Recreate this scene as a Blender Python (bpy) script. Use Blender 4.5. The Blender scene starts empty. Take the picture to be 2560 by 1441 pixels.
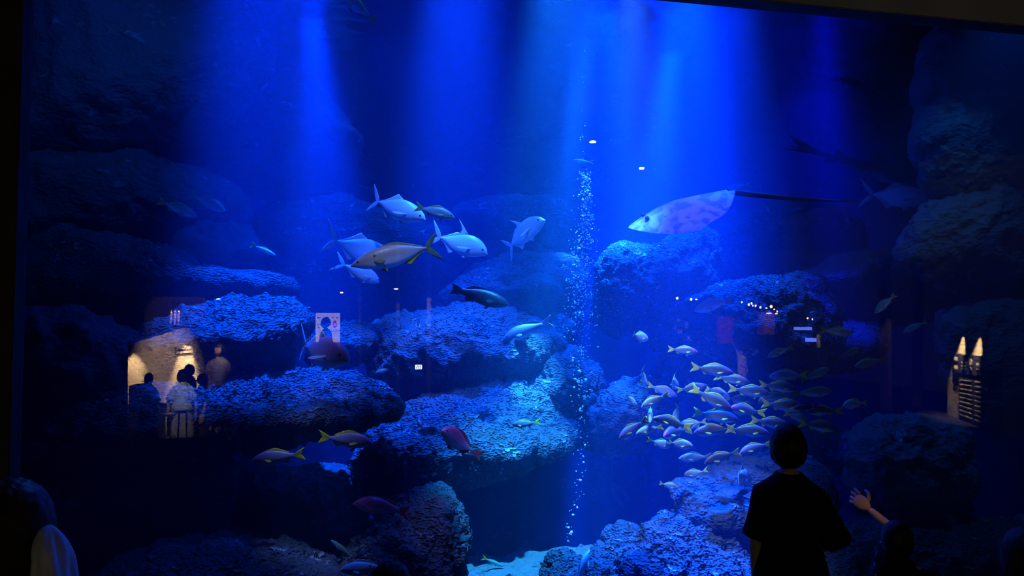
import bpy, bmesh, math, random
import numpy as np
from mathutils import Vector, Matrix

SC = bpy.context.scene
COL = SC.collection
PI = math.pi
R = math.radians

# ------------------------------------------------------------------ camera
F = 1700.0                      # focal length in pixels of the 2560 x 1441 frame
G = 4.4                         # the acrylic front of the tank stands at y = G
EYE = Vector((0.0, 0.0, 2.2))
YAW, PITCH = R(11.0), R(2.36)
FW = Vector((math.sin(YAW) * math.cos(PITCH), math.cos(YAW) * math.cos(PITCH), math.sin(PITCH)))
RT = Vector((math.cos(YAW), -math.sin(YAW), 0.0))
UP = RT.cross(FW)

cam_data = bpy.data.cameras.new('camera')
cam_data.sensor_width = 36.0
cam_data.lens = F / 2560.0 * 36.0
cam_data.clip_end = 200.0
cam = bpy.data.objects.new('camera', cam_data)
cam.matrix_world = Matrix(((RT.x, UP.x, -FW.x, EYE.x), (RT.y, UP.y, -FW.y, EYE.y), (RT.z, UP.z, -FW.z, EYE.z), (0, 0, 0, 1)))
COL.objects.link(cam)
SC.camera = cam


def P(px, py, y):
    """The point at depth y (measured square to the tank front) that the photograph shows at pixel px, py."""
    d = FW + RT * ((px - 1280.0) / F) + UP * ((720.5 - py) / F)
    return EYE + d * (y / d.y)


def M(px, py, y):
    """A point of the hall behind the camera, seen mirrored in the acrylic at pixel px, py and mirror depth y."""
    p = P(px, py, y)
    return Vector((p.x, 2 * G - p.y, p.z))


def zc(p):
    return (p - EYE).dot(FW)


# ------------------------------------------------------------------ world, light, exposure
SC.view_settings.view_transform = 'Standard'
SC.view_settings.look = 'None'
SC.view_settings.gamma = 1.0
SC.view_settings.exposure = 0.0
SC.view_settings.use_curve_mapping = False
cy = SC.cycles
cy.max_bounces = 6
cy.diffuse_bounces = 1
cy.glossy_bounces = 3
cy.transmission_bounces = 2
cy.volume_bounces = 0
cy.transparent_max_bounces = 12
cy.sample_clamp_indirect = 60.0
cy.use_denoising = True
cy.caustics_reflective = False
cy.caustics_refractive = False

world = bpy.data.worlds.new('world')
SC.world = world
world.use_nodes = True
world.node_tree.nodes['Background'].inputs[0].default_value = (0.012, 0.0105, 0.0085, 1)
world.node_tree.nodes['Background'].inputs[1].default_value = 1.0

SURF = 6.05                     # height of the water surface


def spot(name, loc, target, power, color, angle, blend=0.6, radius=0.12):
    d = bpy.data.lights.new(name, 'SPOT')
    d.energy, d.color, d.spot_size, d.spot_blend, d.shadow_soft_size = power, color, R(angle), blend, radius
    o = bpy.data.objects.new(name, d)
    o.location = loc
    o.rotation_euler = (Vector(target) - Vector(loc)).to_track_quat('-Z', 'Y').to_euler()
    COL.objects.link(o)
    return o


def area(name, loc, target, power, color, sx, sy):
    d = bpy.data.lights.new(name, 'AREA')
    d.shape, d.size, d.size_y, d.energy, d.color = 'RECTANGLE', sx, sy, power, color
    o = bpy.data.objects.new(name, d)
    o.location = loc
    o.rotation_euler = (Vector(target) - Vector(loc)).to_track_quat('-Z', 'Y').to_euler()
    COL.objects.link(o)
    return o


def over(px, py, y, h):
    """A lamp position h metres above the water surface, over the point seen at px, py, depth y."""
    p = P(px, py, y)
    return Vector((p.x, p.y, SURF + h))


BLUE = (0.003, 0.075, 1.0)
DEEP = (0.0, 0.012, 1.0)
CYAN = (0.03, 0.22, 1.0)
COOL = (0.56, 0.72, 1.0)
HOT = (0.04, 0.34, 1.0)
MIDBLUE = (0.06, 0.17, 1.0)
# shafts of light in the water
spot('shaft_lamp', over(775, 60, 9.0, 0.3), P(830, 620, 8.8), 15000, BLUE, 25, 1.0, 0.15)
spot('shaft_lamp', over(1515, 0, 8.0, 1.4), P(1545, 700, 8.2), 110000, BLUE, 14, 1.0, 0.12)
spot('shaft_lamp', over(1700, 90, 9.3, 1.0), P(1610, 640, 8.8), 100000, BLUE, 15, 1.0, 0.15)
spot('shaft_lamp', over(1610, 20, 8.8, 5.0), P(1570, 700, 8.6), 50000, BLUE, 14, 1.0, 0.4)
spot('shaft_lamp', over(2040, 60, 10.6, 1.2), P(2000, 600, 10.6), 2200, DEEP, 60, 1.0, 0.4)
spot('shaft_lamp', over(1360, 20, 9.6, 2.0), P(1340, 500, 9.6), 1300, BLUE, 44, 1.0, 0.3)
spot('shaft_lamp', over(1560, 0, 7.8, 5.0), P(1500, 1250, 7.6), 50000, BLUE, 13, 1.0, 0.4)
spot('bubble_fill', over(1462, 0, 6.55, 1.5), P(1452, 1400, 6.6), 26000, CYAN, 6, 1.0, 0.05)  # added narrow spot to brighten the bubbles
# lamps over the reef, then added fill lights
spot('reef_lamp', over(1530, 0, 6.9, 0.6), P(1325, 1005, 7.1), 30000, HOT, 7, 0.6)
spot('reef_lamp', over(1190, 0, 6.2, 4.0), P(1140, 1040, 7.1), 40000, BLUE, 14, 1.0)
spot('reef_lamp', over(1430, 0, 8.8, 0.6), P(1425, 665, 9.0), 10000, HOT, 7, 1.0)
spot('reef_lamp', over(1570, 0, 8.0, 0.6), P(1560, 650, 8.3), 9000, CYAN, 12, 1.0)
spot('reef_lamp', over(1420, 0, 5.1, 0.5), P(1340, 1425, 6.3), 18000, HOT, 21, 1.0)
spot('reef_lamp', over(1730, 0, 5.9, 0.5), P(1690, 1390, 5.4), 46000, BLUE, 22, 1.0)
spot('reef_lamp', over(1590, 0, 7.0, 0.6), P(1580, 980, 7.1), 12000, CYAN, 12, 1.0)
spot('reef_lamp', over(2060, 0, 6.6, 0.1), P(2120, 860, 7.8), 6500, DEEP, 11, 1.0)
spot('reef_lamp', over(2050, 0, 6.4, 0.1), P(2065, 1115, 7.3), 6500, DEEP, 9, 1.0)
spot('reef_lamp', over(640, 0, 7.6, 5.0), P(700, 860, 6.9), 62000, BLUE, 16, 1.0)
spot('reef_lamp', over(1780, 0, 8.0, 4.0), P(1780, 790, 7.6), 56000, BLUE, 19, 1.0)
spot('reef_lamp', over(1130, 0, 8.4, 4.0), P(1140, 850, 8.0), 22000, BLUE, 15, 1.0)
spot('school_lamp', Vector((1.8, 4.75, 4.9)), P(1690, 1025, 5.7), 1150, COOL, 31, 1.0)
spot('front_light', Vector((0.6, 5.3, 5.9)), P(1120, 600, 7.0), 1800, MIDBLUE, 38, 1.0)
spot('front_light', Vector((-0.6, 4.75, 4.9)), P(780, 1110, 5.4), 800, (0.32, 0.36, 1.0), 13, 1.0)  # front spots from here on are added fills for fish and rocks
spot('front_light', Vector((0.3, 4.75, 4.9)), P(1110, 1140, 5.5), 520, (0.30, 0.24, 1.0), 13, 1.0)
spot('front_light', Vector((-1.2, 5.0, 5.2)), P(560, 1380, 5.5), 260, (0.01, 0.08, 1.0), 40, 1.0)
spot('front_light', Vector((1.6, 4.7, 4.8)), P(1310, 1300, 7.4), 1200, BLUE, 22, 1.0)  # added fill for the blue haze under the boulder
spot('front_light', Vector((0.2, 4.7, 4.7)), P(910, 1420, 5.0), 420, MIDBLUE, 9, 1.0)  # added fill for the blue fish at the bottom edge
spot('front_light', Vector((-0.4, 4.75, 4.7)), P(975, 640, 6.3), 260, (0.30, 0.34, 1.0), 22, 1.0)
spot('front_light', Vector((-0.8, 4.7, 4.8)), P(800, 880, 5.9), 480, (0.26, 0.24, 1.0), 11, 1.0)  # added fill for the big-headed jack
spot('ray_fill', Vector((2.2, 5.2, 5.6)), P(1690, 530, 7.0), 270, (0.24, 0.13, 1.0), 26, 1.0)  # added violet fill, the shafts do not reach the ray
spot('side_fill', Vector((5.6, 4.9, 5.4)), P(2330, 900, 6.2), 230, (0.012, 0.13, 0.60), 80, 1.0)  # added fill for the dim boulders on the right
spot('side_fill', Vector((-2.0, 5.2, 5.8)), P(300, 420, 8.8), 300, (0.008, 0.09, 0.7), 80, 1.0)  # added fill for the dim cliffs on the left
spot('back_lamp', over(1000, 0, 9.0, 4.0), P(950, 620, 10.6), 5000, BLUE, 30, 1.0)
spot('spill_fill', Vector((-0.6, 5.6, 4.3)), P(130, 1375, 2.1), 110, (0.02, 0.16, 1.0), 9, 0.8, 0.05)  # added spot standing in for tank light spilling on the left figure
sg = area('top_fill', Vector((2.0, 8.2, SURF + 0.4)), Vector((2.0, 8.2, 0)), 240, BLUE, 5.0, 4.0)  # added broad fill for general light from the top
sg.data.spread = R(110)
spot('hall_light', Vector((3.0, -1.0, 6.0)), Vector((4.5, 4.3, 4.6)), 160, (1.0, 0.88, 0.70), 60, 1.0, 0.02)  # added warm fill that brightens the soffit


# ------------------------------------------------------------------ helpers
RNG = np.random.RandomState(7)
PERM = np.concatenate([RNG.permutation(256)] * 3)
_g = RNG.normal(size=(256, 3))
GRAD = _g / np.linalg.norm(_g, axis=1)[:, None]


def noise(p):
    """Gradient noise in about -1 .. 1 at the points p (n x 3)."""
    i = np.floor(p).astype(np.int64)
    f = p - i
    i &= 255
    w = f * f * f * (f * (f * 6 - 15) + 10)
    out = np.zeros(len(p))
    for dx in (0, 1):
        for dy in (0, 1):
            for dz in (0, 1):
                h = PERM[PERM[PERM[i[:, 0] + dx] + i[:, 1] + dy] + i[:, 2] + dz]
                g = GRAD[h]
                d = (g * (f - np.array((dx, dy, dz)))).sum(1)
                wx = w[:, 0] if dx else 1 - w[:, 0]
                wy = w[:, 1] if dy else 1 - w[:, 1]
                wz = w[:, 2] if dz else 1 - w[:, 2]
                out += d * wx * wy * wz
    return out * 1.5


def fbm(p, octaves, gain=0.5, ridged=False):
    out, a, s = np.zeros(len(p)), 1.0, 1.0
    for k in range(octaves):
        n = noise(p * s + 17.3 * k)
        out += a * ((1 - 2 * np.abs(n)) if ridged else n)
        a *= gain
        s *= 2.03
    return out


def mesh_np(name, co, tris, smooth=True):
    me = bpy.data.meshes.new(name)
    tris = np.asarray(tris, dtype=np.int32)
    k = tris.shape[1]
    me.vertices.add(len(co))
    me.vertices.foreach_set('co', np.asarray(co, dtype=np.float32).ravel())
    me.loops.add(tris.size)
    me.loops.foreach_set('vertex_index', tris.ravel())
    me.polygons.add(len(tris))
    me.polygons.foreach_set('loop_start', np.arange(0, tris.size, k, dtype=np.int32))
    me.polygons.foreach_set('use_smooth', np.full(len(tris), smooth, dtype=bool))
    me.update(calc_edges=True)
    return me


def link(name, me, mat=None, parent=None):
    o = bpy.data.objects.new(name, me)
    COL.objects.link(o)
    if mat is not None and me is not None and not me.materials:
        me.materials.append(mat)
    if parent is not None:
        o.parent = parent
    return o


def tag(o, label=None, cat=None, group=None, kind=None):
    if label:
        o['label'] = label
    if cat:
        o['category'] = cat
    if group:
        o['group'] = group
    if kind:
        o['kind'] = kind
    return o


def thing(name, loc, label, cat, group=None):
    o = bpy.data.objects.new(name, None)
    o.empty_display_size = 0.1
    COL.objects.link(o)
    o.location = loc
    return tag(o, label, cat, group)


_ico = {}


def ico(level):
    if level not in _ico:
        bm = bmesh.new()
        bmesh.ops.create_icosphere(bm, subdivisions=level, radius=1.0)
        co = np.array([v.co[:] for v in bm.verts])
        tr = np.array([[v.index for v in f.verts] for f in bm.faces])
        bm.free()
        _ico[level] = (co, tr)
    return _ico[level]


def box_mesh(name, x0, x1, y0, y1, z0, z1, bevel=0.0):
    bm = bmesh.new()
    bmesh.ops.create_cube(bm, size=1.0)
    for v in bm.verts:
        v.co = Vector((x0 if v.co.x < 0 else x1, y0 if v.co.y < 0 else y1, z0 if v.co.z < 0 else z1))
    if bevel:
        bmesh.ops.bevel(bm, geom=list(bm.edges), offset=bevel, segments=2, affect='EDGES')
    me = bpy.data.meshes.new(name)
    bm.to_mesh(me)
    bm.free()
    return me


# ------------------------------------------------------------------ materials
def mat_new(name):
    m = bpy.data.materials.new(name)
    m.use_nodes = True
    nt = m.node_tree
    return m, nt, nt.nodes, nt.links, nt.nodes['Principled BSDF']


def plain(name, color, rough=0.6, spec=0.3, emit=None, strength=0.0, scale=0.0):
    m, nt, N, L, b = mat_new(name)
    b.inputs['Base Color'].default_value = (*color, 1)
    b.inputs['Roughness'].default_value = rough
    b.inputs['Specular IOR Level'].default_value = spec
    if emit:
        b.inputs['Emission Color'].default_value = (*emit, 1)
        b.inputs['Emission Strength'].default_value = strength
    if scale:
        tc = N.new('ShaderNodeTexCoord')
        t = N.new('ShaderNodeTexNoise')
        t.inputs['Scale'].default_value = scale
        t.inputs['Detail'].default_value = 5
        L.new(tc.outputs['Object'], t.inputs['Vector'])
        mx = N.new('ShaderNodeMix')
        mx.data_type = 'RGBA'
        mx.inputs[6].default_value = (*[c * 0.6 for c in color], 1)
        mx.inputs[7].default_value = (*[min(1, c * 1.35) for c in color], 1)
        L.new(t.outputs['Fac'], mx.inputs[0])
        L.new(mx.outputs[2], b.inputs['Base Color'])
        bp = N.new('ShaderNodeBump')
        bp.inputs['Strength'].default_value = 0.25
        bp.inputs['Distance'].default_value = 0.01
        L.new(t.outputs['Fac'], bp.inputs['Height'])
        L.new(bp.outputs['Normal'], b.inputs['Normal'])
    return m


def rock_material(name, dark, light, scale=7.0, bump=1.0):
    """Porous reef limestone: pale crusts and dark algae, with ridge highlights and pit shade put into the colour."""
    m, nt, N, L, b = mat_new(name)
    b.inputs['Roughness'].default_value = 0.9
    b.inputs['Specular IOR Level'].default_value = 0.15
    tc = N.new('ShaderNodeTexCoord')
    mp = N.new('ShaderNodeMapping')
    mp.inputs['Scale'].default_value = (1.0, 1.0, 1.6)
    L.new(tc.outputs['Object'], mp.inputs['Vector'])
    big = N.new('ShaderNodeTexNoise')
    big.inputs['Scale'].default_value = scale * 0.35
    big.inputs['Detail'].default_value = 4
    L.new(mp.outputs[0], big.inputs['Vector'])
    n = N.new('ShaderNodeTexNoise')
    n.noise_type = 'RIDGED_MULTIFRACTAL'
    n.inputs['Scale'].default_value = scale
    n.inputs['Detail'].default_value = 6
    n.inputs['Roughness'].default_value = 0.62
    n.inputs['Distortion'].default_value = 1.2
    L.new(mp.outputs[0], n.inputs['Vector'])
    v = N.new('ShaderNodeTexVoronoi')
    v.inputs['Scale'].default_value = scale * 4.5
    L.new(mp.outputs[0], v.inputs['Vector'])
    a = N.new('ShaderNodeMath')
    a.operation = 'MULTIPLY_ADD'
    L.new(v.outputs['Distance'], a.inputs[0])
    a.inputs[1].default_value = 0.5
    L.new(n.outputs['Fac'], a.inputs[2])
    c = N.new('ShaderNodeMath')
    c.operation = 'MULTIPLY_ADD'
    L.new(big.outputs['Fac'], c.inputs[0])
    c.inputs[1].default_value = 1.3
    L.new(a.outputs[0], c.inputs[2])
    rp = N.new('ShaderNodeValToRGB')
    rp.color_ramp.elements[0].position = 0.46
    rp.color_ramp.elements[0].color = (*dark, 1)
    rp.color_ramp.elements[1].position = 0.82
    rp.color_ramp.elements[1].color = (*light, 1)
    mr = N.new('ShaderNodeMapRange')
    mr.inputs['From Min'].default_value = 0.5
    mr.inputs['From Max'].default_value = 2.2
    L.new(c.outputs[0], mr.inputs['Value'])
    L.new(mr.outputs['Result'], rp.inputs['Fac'])
    L.new(rp.outputs['Color'], b.inputs['Base Color'])
    bp = N.new('ShaderNodeBump')
    bp.inputs['Strength'].default_value = bump
    bp.inputs['Distance'].default_value = 0.035
    L.new(a.outputs[0], bp.inputs['Height'])
    L.new(bp.outputs['Normal'], b.inputs['Normal'])
    return m


ROCK_PALE = rock_material('pale_reef_rock', (0.10, 0.11, 0.11), (0.88, 0.88, 0.82), 8.0, 1.3)
ROCK_GREY = rock_material('grey_reef_rock', (0.07, 0.08, 0.08), (0.58, 0.60, 0.58), 7.0, 1.2)
ROCK_DARK = rock_material('dark_reef_rock', (0.08, 0.10, 0.10), (0.32, 0.37, 0.37), 4.0, 0.9)
ROCK_CORAL = rock_material('crusted_reef_rock', (0.05, 0.06, 0.06), (0.85, 0.85, 0.78), 9.0, 1.4)
SAND = rock_material('coral_sand', (0.16, 0.17, 0.15), (0.80, 0.78, 0.70), 6.0, 1.2)
HALL_DARK = plain('dark_hall_paint', (0.055, 0.053, 0.05), 0.85, 0.15, scale=2.0)
HALL_SHADE = plain('hall_shade_black', (0.010, 0.010, 0.010), 0.9, 0.05)  # darkness of the hall put into the colour
HALL_FLOOR = plain('dark_hall_carpet', (0.018, 0.016, 0.014), 0.95, 0.05, scale=30.0)

# ------------------------------------------------------------------ the water
m, nt, N, L, b = mat_new('tank_water')
N.remove(b)
vs = N.new('ShaderNodeVolumeScatter')
vs.inputs['Color'].default_value = (0.10, 0.40, 1.0, 1)
vs.inputs['Density'].default_value = 0.055
vs.inputs['Anisotropy'].default_value = 0.15
va = N.new('ShaderNodeVolumeAbsorption')
va.inputs['Color'].default_value = (0.05, 0.72, 0.98, 1)
va.inputs['Density'].default_value = 0.13
ad = N.new('ShaderNodeAddShader')
L.new(vs.outputs[0], ad.inputs[0])
L.new(va.outputs[0], ad.inputs[1])
L.new(ad.outputs[0], N['Material Output'].inputs['Volume'])
WATER = m
XL, XR, YB, ZB = -8.0, 17.0, 13.2, -3.2
water = link('water', box_mesh('water', XL, XR, G + 0.08, YB + 0.6, ZB, SURF), WATER)
tag(water, 'clear blue water filling the big aquarium tank', kind='structure')

# rippled underside of the water surface
m, nt, N, L, b = mat_new('water_surface')
N.remove(b)
gl = N.new('ShaderNodeBsdfGlossy')
gl.inputs['Color'].default_value = (0.75, 0.88, 1.0, 1)
gl.inputs['Roughness'].default_value = 0.12
tr = N.new('ShaderNodeBsdfTransparent')
fr = N.new('ShaderNodeLayerWeight')
fr.inputs['Blend'].default_value = 0.55
mx = N.new('ShaderNodeMixShader')
L.new(fr.outputs['Facing'], mx.inputs[0])
L.new(tr.outputs[0], mx.inputs[1])
L.new(gl.outputs[0], mx.inputs[2])
L.new(mx.outputs[0], N['Material Output'].inputs['Surface'])
nx, ny = 220, 110
gx, gy = np.meshgrid(np.linspace(XL, XR, nx), np.linspace(G + 0.1, YB, ny))
pp = np.stack([gx.ravel() * 0.9, gy.ravel() * 2.0, np.zeros(nx * ny)], 1)
gz = SURF - 0.03 + 0.035 * fbm(pp, 3)
idx = np.arange(nx * ny).reshape(ny, nx)
quads = np.stack([idx[:-1, :-1].ravel(), idx[:-1, 1:].ravel(), idx[1:, 1:].ravel(), idx[1:, :-1].ravel()], 1)
ws = link('water_surface', mesh_np('water_surface', np.stack([gx.ravel(), gy.ravel(), gz], 1), quads), m)
tag(ws, 'rippled water surface seen from below', kind='structure')

# ------------------------------------------------------------------ the acrylic pane
m, nt, N, L, b = mat_new('acrylic_front')
N.remove(b)
tr = N.new('ShaderNodeBsdfTransparent')
gl = N.new('ShaderNodeBsdfGlossy')
gl.inputs['Roughness'].default_value = 0.0
fr = N.new('ShaderNodeFresnel')
fr.inputs['IOR'].default_value = 1.9
mx = N.new('ShaderNodeMixShader')
L.new(fr.outputs[0], mx.inputs[0])
L.new(tr.outputs[0], mx.inputs[1])
L.new(gl.outputs[0], mx.inputs[2])
L.new(mx.outputs[0], N['Material Output'].inputs['Surface'])
m2, nt, N, L, b = mat_new('acrylic_body')
N.remove(b)
tr = N.new('ShaderNodeBsdfTransparent')
L.new(tr.outputs[0], N['Material Output'].inputs['Surface'])
LEFT_X = P(46, 700, G).x
TOP_Z = P(1660, 0, G).z
me = box_mesh('window_1', LEFT_X - 0.02, 12.0, G, G + 0.06, -1.0, TOP_Z + 0.05)
me.materials.append(m)
me.materials.append(m2)
for p_ in me.polygons:
    p_.material_index = 0 if p_.normal.y < -0.9 else 1
pane = link('window_1', me)
tag(pane, 'huge clear acrylic viewing pane of the tank with faint reflections', kind='structure')

# ------------------------------------------------------------------ the dark hall
def struct(name, me, mat, label=None):
    return tag(link(name, me, mat), label, kind='structure')


struct('wall_front', box_mesh('wall_front', LEFT_X - 6.0, LEFT_X, G - 0.04, G + 0.09, -1.0, 7.0, 0.005), HALL_DARK, 'dark pillar framing the tank on the left')
struct('trim_1', box_mesh('trim_1', LEFT_X - 0.5, 14.0, G - 0.06, G + 0.09, TOP_Z + 0.035, 7.0, 0.005), HALL_DARK, 'dark soffit above the viewing pane')
struct('floor', box_mesh('floor', -14.0, 16.0, -4.5, G - 0.02, -0.2, 0.0), HALL_FLOOR, 'dark carpeted floor of the viewing hall')


def relief(name, f, nu, nv, mat, label):
    u, v = np.meshgrid(np.linspace(0, 1, nu), np.linspace(0, 1, nv))
    co = f(u.ravel(), v.ravel())
    i_ = np.arange(nu * nv).reshape(nv, nu)
    q = np.stack([i_[:-1, :-1].ravel(), i_[:-1, 1:].ravel(), i_[1:, 1:].ravel(), i_[1:, :-1].ravel()], 1)
    return struct(name, mesh_np(name, co, q), mat, label)


def f_back(u, v):
    x, z = XL + u * (XR - XL), ZB + v * (8.9 - ZB)
    p = np.stack([x * 0.35, z * 0.45, np.full_like(x, 3.1)], 1)
    y = YB - 0.5 + 0.35 * fbm(p, 5)
    return np.stack([x, y, z], 1)


def f_left(u, v):
    y, z = G + 0.3 + u * (YB - G), ZB + v * (8.9 - ZB)
    p = np.stack([y * 0.5, z * 0.5, np.full_like(y, 9.1)], 1)
    x = -3.6 - 0.32 * (y - G) + 0.45 * fbm(p, 5)
    return np.stack([x, y, z], 1)


def f_right(u, v):
    y, z = G + 0.3 + u * (YB - G), ZB + v * (8.9 - ZB)
    p = np.stack([y * 0.5, z * 0.5, np.full_like(y, 29.1)], 1)
    x = 11.5 + 0.2 * (y - G) + 0.5 * fbm(p, 5)
    return np.stack([x, y, z], 1)


def f_sand(u, v):
    x, y = XL + u * (XR - XL), G + 0.1 + v * (YB - G)
    p = np.stack([x * 0.8, y * 0.8, np.full_like(x, 5.5)], 1)
    z = -0.20 + 0.08 * fbm(p, 4) + 0.05 * fbm(p * 7, 3, 0.6, True)
    pit = np.clip((y - 6.7) / 1.2, 0, 1)
    z = z - 2.3 * pit * pit * (3 - 2 * pit)
    return np.stack([x, y, z], 1)


relief('wall_back', f_back, 240, 140, ROCK_DARK, 'dark rock wall at the back of the tank')
relief('wall_left', f_left, 120, 120, ROCK_DARK, 'dark rock wall closing the tank on the left')
relief('wall_right', f_right, 120, 120, ROCK_DARK, 'dark rock wall closing the tank on the right')
relief('floor_2', f_sand, 500, 220, SAND, 'pale coral sand on the tank bottom')

# ------------------------------------------------------------------ reef rocks
def rock(outline, y, thick, mat, label, seed, level=6, lean=0.0, under=0.30, rough=1.0, box=0.75, cat='rock', name='reef_rock', group=None):
    """A boulder: its outline gets the distance y (the top leans back by lean and the foot by under metres per metre of height) and a body thick metres deep either way."""
    pts = np.array(outline, dtype=float)
    cpx = (pts.min(0) + pts.max(0)) / 2 * 0.3 + pts.mean(0) * 0.7
    c = np.array(P(cpx[0], cpx[1], y))
    s = zc(Vector(c)) / F
    pe = np.array([P(a, b_, y + (lean * max(cpx[1] - b_, 0) + under * max(b_ - cpx[1], 0)) * s)[:] for a, b_ in outline])
    rel = pe - c
    ang = np.arctan2(rel[:, 2], rel[:, 0])
    order = np.argsort(ang)
    rel, ang = rel[order], ang[order]
    ring = np.linspace(-PI, PI, 721)
    an = np.concatenate([ang - 2 * PI, ang, ang + 2 * PI])
    re_ = np.concatenate([rel, rel, rel])
    edge = np.stack([np.interp(ring, an, re_[:, k]) for k in range(3)], 1)
    k_ = np.hanning(25)
    k_ /= k_.sum()
    edge = np.stack([np.convolve(np.concatenate([edge[-13:-1, k], edge[:, k], edge[1:13, k]]), k_, 'valid') for k in range(3)], 1)
    d, tris = ico(level)
    cph = np.sqrt(d[:, 0] ** 2 + d[:, 2] ** 2)
    th = np.arctan2(d[:, 2], d[:, 0])
    e = np.stack([np.interp(th, ring, edge[:, k]) for k in range(3)], 1)
    vd = np.array((c - np.array(EYE)))
    vd[2] = 0
    vd /= np.linalg.norm(vd)
    co = c + e * (cph ** box)[:, None] + vd * (np.sign(d[:, 1]) * np.abs(d[:, 1]) ** 0.85 * thick)[:, None]
    size = float(np.abs(rel[:, [0, 2]]).mean())
    # outward direction for the relief
    tri = co[tris]
    fn = np.cross(tri[:, 1] - tri[:, 0], tri[:, 2] - tri[:, 0])
    vn = np.zeros_like(co)
    for k in range(3):
        np.add.at(vn, tris[:, k], fn)
    vn /= np.linalg.norm(vn, axis=1)[:, None] + 1e-12
    q = co + seed * 3.7
    disp = (0.10 * size * fbm(q * (0.9 / max(size, 0.25)), 3) + 0.055 * rough * (fbm(q * 3.2, 4, 0.58, True) - 0.6)
            + 0.020 * rough * fbm(q * 9.0 + fbm(q * 4.0, 2)[:, None] * 0.8, 3, 0.6, True) + 0.007 * rough * fbm(q * 30.0, 2, 0.6, True))
    co = co + vn * disp[:, None]
    loc = Vector(c)
    o = link(name, mesh_np(name, co - c, tris), mat)
    o.location = loc
    return tag(o, label, cat, group)


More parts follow.
